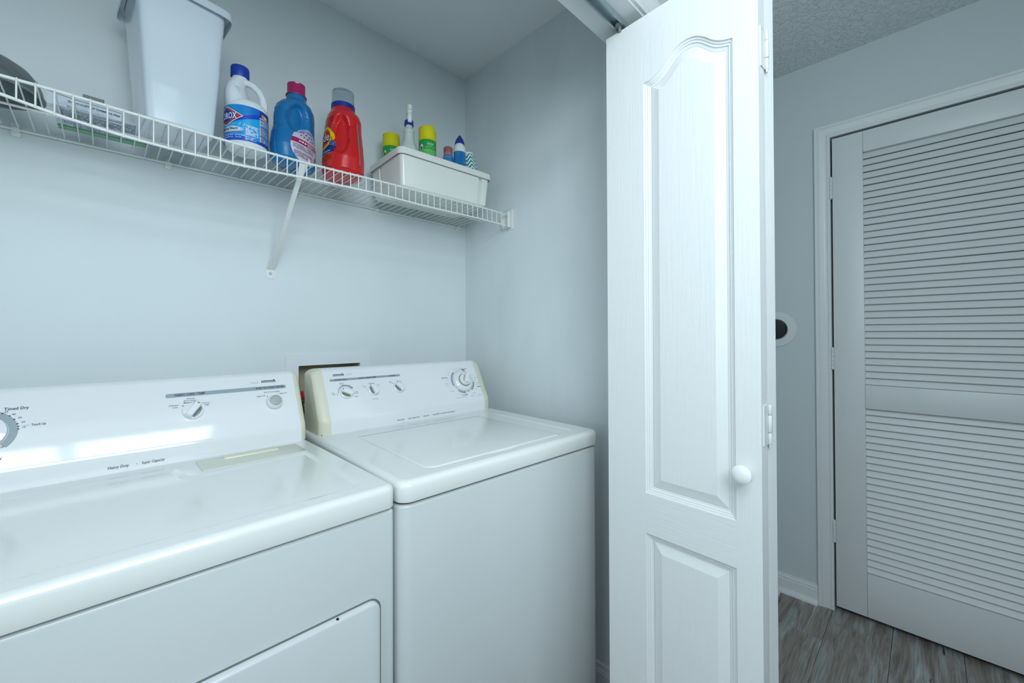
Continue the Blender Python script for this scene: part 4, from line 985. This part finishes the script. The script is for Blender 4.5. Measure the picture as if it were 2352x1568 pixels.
# blue squeeze bottle
GB = thing('squeeze_bottle', (-.2240, -.2490, FZ), 'blue squeeze bottle with white shoulder and pointed cap in the bin', 'bottle')
q = B(); lathe(q, [(.026, 0), (.029, .003), (.0295, .01), (.0295, .180), (.0290, .198), (.0275, .207)], n=44, sy=.82, xref=(.79, .61, 0)); q.build('body', mat('gel_blue', '#1b6fb4', .12, coat=.6, var=((18, 18, 9), .6, '#2f9fd0', .45, .7)), GB)
q = B(); lathe(q, [(.0283, .2035), (.0292, .205), (.0285, .214), (.0255, .226), (.0205, .236), (.0185, .239)], n=44, sy=.85, xref=(.79, .61, 0)); q.build('shoulder', mat('shoulder_white', '#e8ecee', .3), GB)
q = B(); lathe(q, [(.0192, .2375), (.0196, .239), (.0185, .248), (.0150, .257), (.0095, .266), (.0048, .2735), (.0012, .277)], n=36); q.build('cap', mat('cap_deep_blue', '#1a3590', .35), GB)
# stack of patterned paper cups, upside down
CU = thing('paper_cup_stack', (-.1660, -.2480, FZ), 'inverted teal zigzag paper cups leaning in the bin corner', 'paper cups')
def zig(u, v):
    t = (v*1.0+.020*abs(((u/.036) % 1)*2-1)) / .0165
    return lin('#2b8f90') if (t % 1) < .55 else lin('#eef1f0')
CUW = mat('cup_white', '#eef0ef', .5)
tilt = Matrix.Rotation(D(7), 4, Vector((.62, -.78, 0)).cross(Vector((0, 0, 1))).normalized()) if False else Matrix.Rotation(D(-8), 4, Vector((.6, .8, 0)).normalized())
q = B(); lathe(q, [(.0325, 0), (.0335, .001), (.0335, .112), (.0355, .114), (.0355, .117), (.0340, .118)], n=44)
for k in range(9): lathe(q, [(.0335, .012*k+.006), (.0352, .0065+.012*k), (.0352, .009+.012*k), (.0335, .0098+.012*k)], n=44, cap0=False, cap1=False)
q.build('nested_cups', CUW, CU)
cr0, cr1, cz0, cz1 = .0345, .0235, .118, .2215
def cf(u, v, o_=0):
    t = (v-cz0)/(cz1-cz0); r = cr0+(cr1-cr0)*t+o_; p = Vector((r*math.cos(u), r*math.sin(u), v-cz0)); p = tilt @ p; return p+Vector((0, 0, cz0-.003))
q = B(); rings = [[cf(2*PI*i/44, z) for i in range(44)] for z in (cz0, cz1)]; rings += [[cf(2*PI*i/44, cz1+.0015, -.0012) for i in range(44)], [cf(2*PI*i/44, cz1-.003, -.0025) for i in range(44)]]
loft(q, rings); q.build('top_cup', CUW, CU, ang=.5)
paint_patch('zigzag_print', CU, lambda u, v: cf(u/.029, v, .0005), -.029*PI, .029*PI, cz0+.001, cz1-.006, 160, 70, zig, VL)

# ------------------------------------------------------------------ loose things at the left end of the shelf
def sheet(name, pts_fn, nu, nv, matl, label, cat, thick=.0006, group=None, loc=(0, 0, 0)):
    q = B(); top_ = [[Vector(pts_fn(i/nu, j/nv)) for i in range(nu+1)] for j in range(nv+1)]
    vs = [p for r_ in top_ for p in r_]+[p-Vector((0, 0, thick)) for r_ in top_ for p in r_]; n_ = (nu+1)*(nv+1); fs = []
    for j in range(nv):
        for i in range(nu):
            a = j*(nu+1)+i; fs += [[a, a+1, a+nu+2, a+nu+1], [n_+a, n_+a+nu+1, n_+a+nu+2, n_+a+1]]
    bd = [i for i in range(nu+1)]+[(nu+1)*j+nu for j in range(1, nv+1)]+[(nu+1)*nv+i for i in range(nu-1, -1, -1)]+[(nu+1)*j for j in range(nv-1, 0, -1)]
    for a, c in zip(bd, bd[1:]+bd[:1]): fs.append([a, n_+a, n_+c, c])
    q.add(vs, fs); o = q.build(name, matl, None, ang=.5, loc=loc); return tag(o, label, cat, group)
PAP = mat('leaflet_paper', '#d3dde6', .6)
# flat booklet with green margin
FL0 = Vector((-1.312, -.212, 1.7232)); ex_ = Vector((.160, -.006, 0)); ey_ = Vector((.004, .146, 0))
LF = sheet('instruction_sheet', lambda u, v: tuple(ex_*u+ey_*v+Vector((0, 0, .0012+.0006*math.sin(u*7)))), 10, 8, PAP, 'printed white instruction sheet with green edge lying on the shelf', 'leaflet', .0007, loc=FL0)
fdn = lambda u, v: ex_*u+ey_*v+Vector((0, 0, .0001+.0006*math.sin(u*7)))
q = B()
for i in range(10):
    poly(q, [(i/10, .835), (i/10, .985), ((i+1)/10, .985), ((i+1)/10, .835)], lambda u, v: fdn(u, v)-Vector((0, 0, .0003)), 0)
    poly(q, [(i/10, .985), (i/10, 1.0), ((i+1)/10, 1.0), ((i+1)/10, .985)], lambda u, v: fdn(u, v)-Vector((0, 0, .0003)), 1)
    poly(q, [(i/10, .80), (i/10, .835), ((i+1)/10, .835), ((i+1)/10, .80)], lambda u, v: fdn(u, v)-Vector((0, 0, .0003)), 1)
q.build('green_edge', [mat('green_band', '#7fb48a', .5), mat('green_dark', '#2f8a4a', .5)], LF)
q = B(); rn = random.Random(5); v = .76
while v > .08:
    u = .08
    while u < .86:
        l = rn.uniform(.008, .035); hh = .016 if rn.random() > .1 else 0
        if rn.random() < .85 and not (.52 < v < .56): poly(q, [(u, v-.009), (u, v+.009), (min(u+l, .9), v+.009), (min(u+l, .9), v-.009)], lambda a, c: fdn(a, c)-Vector((0, 0, .0004)), 0)
        u += l+.008
    v -= .042
q.build('small_print', INK2, LF)
# folded leaflet standing in the bag, mirror-wise lettering seen from behind
LF2 = sheet('folded_leaflet', lambda u, v: (u*.118, .012*v+.004*math.sin(u*5), .004+.036*v-.010*u), 12, 4, PAP, 'folded white leaflet with mirrored heading standing in the clear bag', 'leaflet', .0007, loc=(-1.318, -.200, 1.7245))
q = B(); lf = lambda u, v: Vector((u*.118, .012*v+.004*math.sin(u*5)-.0009, .004+.036*v-.010*u))
for a in range(12): poly(q, [(a/12, .86), ((a+1)/12, .86), ((a+1)/12, .885), (a/12, .885)], lf, 0)
text(q, 'REPLACEMENT INSTRUCTIONS', .62, .60, .13, lf, 0, 'C', .72, True, mirror=True); text(q, 'INSTALLATION GUIDE', .50, .22, .11, lf, 0, 'C', .5, False, mirror=True)
q.build('heading_print', INK, LF2, ang=3)
# hardware in the bag
HW = tag(None or (lambda: (lambda q: (box(q, (-.026, -.010, 0), (.026, .010, .024), .004, 3), lathe(q, [(.006, 0), (.006, .004)], (-.012, -.010, .012), (0, -1, 0), 16), lathe(q, [(.004, 0), (.004, .003)], (.014, -.010, .008), (0, -1, 0), 14), q.build('plastic_mount', mat('mount_white', '#d9dad2', .4), None, loc=(-1.272, -.160, 1.7400), rz=D(-8)))[-1])(B()))(), 'white plastic mounting block with round bosses inside the clear bag', 'hardware')
q = B(); box(q, (-.018, -.0010, 0), (.018, .0010, .040), .0005, 1); box(q, (.016, -.0010, 0), (.018, .020, .040), .0005, 1); lathe(q, [(.004, 0), (.0035, .002)], (-.008, -.001, .026), (0, -1, 0), 14)
tag(q.build('steel_bracket', mat('bracket_grey', '#6e787a', .45, .5), None, loc=(-1.247, -.152, 1.7480), rz=D(4)), 'dark grey metal angle bracket poking out of the clear bag', 'bracket')
# clear bag: crumpled closed skin
BG = mat('bag_film', '#e3ecef', .12, trans=1.0, ior=1.06, alpha=.38)
import mathutils.noise as mn
q = B(); rings = []
for j in range(13):
    t = j/12; x = -.070+.140*t; hgt = .030*math.sin(PI*min(1, max(0, t*.86+.12)))**.7+.002; dep = .072*(math.sin(PI*min(1, t*.9+.07)))**.35
    ring_ = []
    for i in range(28):
        a = 2*PI*i/28; y = dep*math.cos(a); z = hgt*max(0, math.sin(a))**.8 if math.sin(a) > 0 else 0
        nz_ = mn.noise(Vector((x*38, y*38, z*60)))*.008
        ring_.append((x+nz_*.4, y+nz_, max(.0002, z+(nz_ if z > .004 else 0))))
    rings.append(ring_)
loft(q, rings); tag(q.build('plastic_bag', BG, None, ang=.35, loc=(-1.252, -.140, 1.7252)), 'crumpled clear plastic bag of hardware left of the tall bin', 'bag')
# dark metal bowl, mostly out of frame
q = B(); prof = [(.010, 0), (.045, .001), (.062, .009), (.075, .024), (.083, .044), (.0865, .047), (.0865, .049), (.080, .0485), (.072, .025), (.058, .011), (.02, .003)]
lathe(q, [(.012, .078), (.030, .076), (.052, .070), (.070, .058), (.082, .042), (.088, .026), (.090, .012), (.0925, .010), (.0925, .007), (.086, .006), (.080, .020), (.060, .055), (.02, .070)][::-1], n=72)
BW = q.build('metal_pan', mat('dark_metal', '#8b9396', .42, .6, var=((14, 14, 30), .6, '#4d4a44', .5, .7)), None, ang=.5, loc=(-1.4120, -.1900, 1.7205)); tag(BW, 'dark domed metal pan upside down at the far left of the shelf', 'pan')

# ------------------------------------------------------------------ washer outlet box in the wall
OB = thing('washer_outlet_box', (-.6328, 0, .90), 'white recessed washer outlet box in the wall behind the consoles', 'outlet box')
q = B(); fr_o = rrect(-.1525, .1499, -.040, .2455, .003, 2); fr_i = rrect(ox0+.6328, ox1+.6328, 0, oz1-.90, .0015, 2)
fill(q, [fr_o, fr_i], lambda x, z: (x, -.0040, z)); loft(q, [[(x, y, z) for x, z in fr_o] for y in (-.0005, -.0030)][::1], False, False); loft(q, [[(x, -.0030, z) for x, z in fr_o], [(x, -.0040, z) for x, z in fr_o]], False, False)
loft(q, [[(x, y, z) for x, z in fr_i] for y in (-.0040, .010)], False, False)
q.build('face_frame', PLAST, OB, ang=.4)
q = B(); iw0, iw1 = ox0+.6328+.0006, ox1+.6328-.0006; z1_ = oz1-.90-.0006
q.add([(iw0, .010, .001), (iw1, .010, .001), (iw1, .010, z1_), (iw0, .010, z1_), (iw0, .078, .001), (iw1, .078, .001), (iw1, .078, z1_), (iw0, .078, z1_)], [[4, 5, 6, 7], [0, 4, 7, 3], [1, 2, 6, 5], [3, 7, 6, 2], [0, 1, 5, 4]])
q.build('recess_shell', mat('recess_beige', '#b7ae90', .6, var=((4, 4, 4), .6, '#a39a80')), OB)
BRS = mat('valve_brass', '#8a7d4e', .4, .7)
VA = [(-.087, 'hot')]
q = B(); lathe(q, [(.010, .03), (.010, .055), (.007, .057), (.007, .072), (.0095, .074), (.0095, .088)], (-.0835, .045, 0), n=20); tube(q, [(-.0835, .045, .066), (-.0835, .020, .066), (-.0835, .012, .040)], .0065, 12)
VV = q.build('hot_water_valve', BRS, OB)
q = B(); box(q, (-.018, -.006, 0), (.014, .006, .010), .002, 2); box(q, (-.014, -.004, .008), (-.002, .004, .026), .002, 2)
hdl = q.build('valve_handle', mat('handle_red', '#c6202c', .4), VV); hdl.location = (-.0810, .034, .087)
q = B(); lathe(q, [(.010, .03), (.010, .055), (.007, .057), (.007, .072), (.0095, .074), (.0095, .088)], (.070, .045, 0), n=20); q.build('cold_water_valve', BRS, OB)

# ------------------------------------------------------------------ round thermostat on the hall wall
TT = thing('thermostat', (XL, -1.0440, 1.2335), 'round wall thermostat half hidden behind the folded bifold door', 'thermostat')
q = B(); lathe(q, [(.0830, 0), (.0830, .0025), (.0815, .0040), (.0780, .0045)], (-.0002, 0, 0), (-1, 0, 0), 72); q.build('trim_plate', mat('thermostat_plate', '#d5dadb', .35), TT)
q = B(); lathe(q, [(.0490, .0040), (.0495, .006), (.0490, .0080)], (0, 0, 0), (-1, 0, 0), 64); q.build('rim', mat('thermostat_rim', '#aab6bc', .3, .4), TT)
q = B(); lathe(q, [(.0470, .0078), (.0455, .0105), (.030, .0120), (.004, .0122)], (0, 0, 0), (-1, 0, 0), 64); q.build('display', mat('thermostat_glass', '#05080b', .08, coat=1), TT)

# ------------------------------------------------------------------ hall ceiling lamp housing (out of frame)
q = B(); CLT = thing('ceiling_light', (-1.25, -1.80, HC), 'rectangular hall ceiling light behind the camera, out of frame', 'ceiling lamp')
for c0, c1 in (((-.54, -.26, -.050), (.53, -.245, 0)), ((-.54, .245, -.050), (.53, .26, 0)), ((-.54, -.245, -.050), (-.525, .245, 0)), ((.515, -.245, -.050), (.53, .245, 0)), ((-.150, -.245, -.050), (-.090, .245, 0)), ((-.525, -.245, -.010), (.515, .245, -.002))): box(q, c0, c1, .002, 1)
q.build('frame', TRIM, CLT)
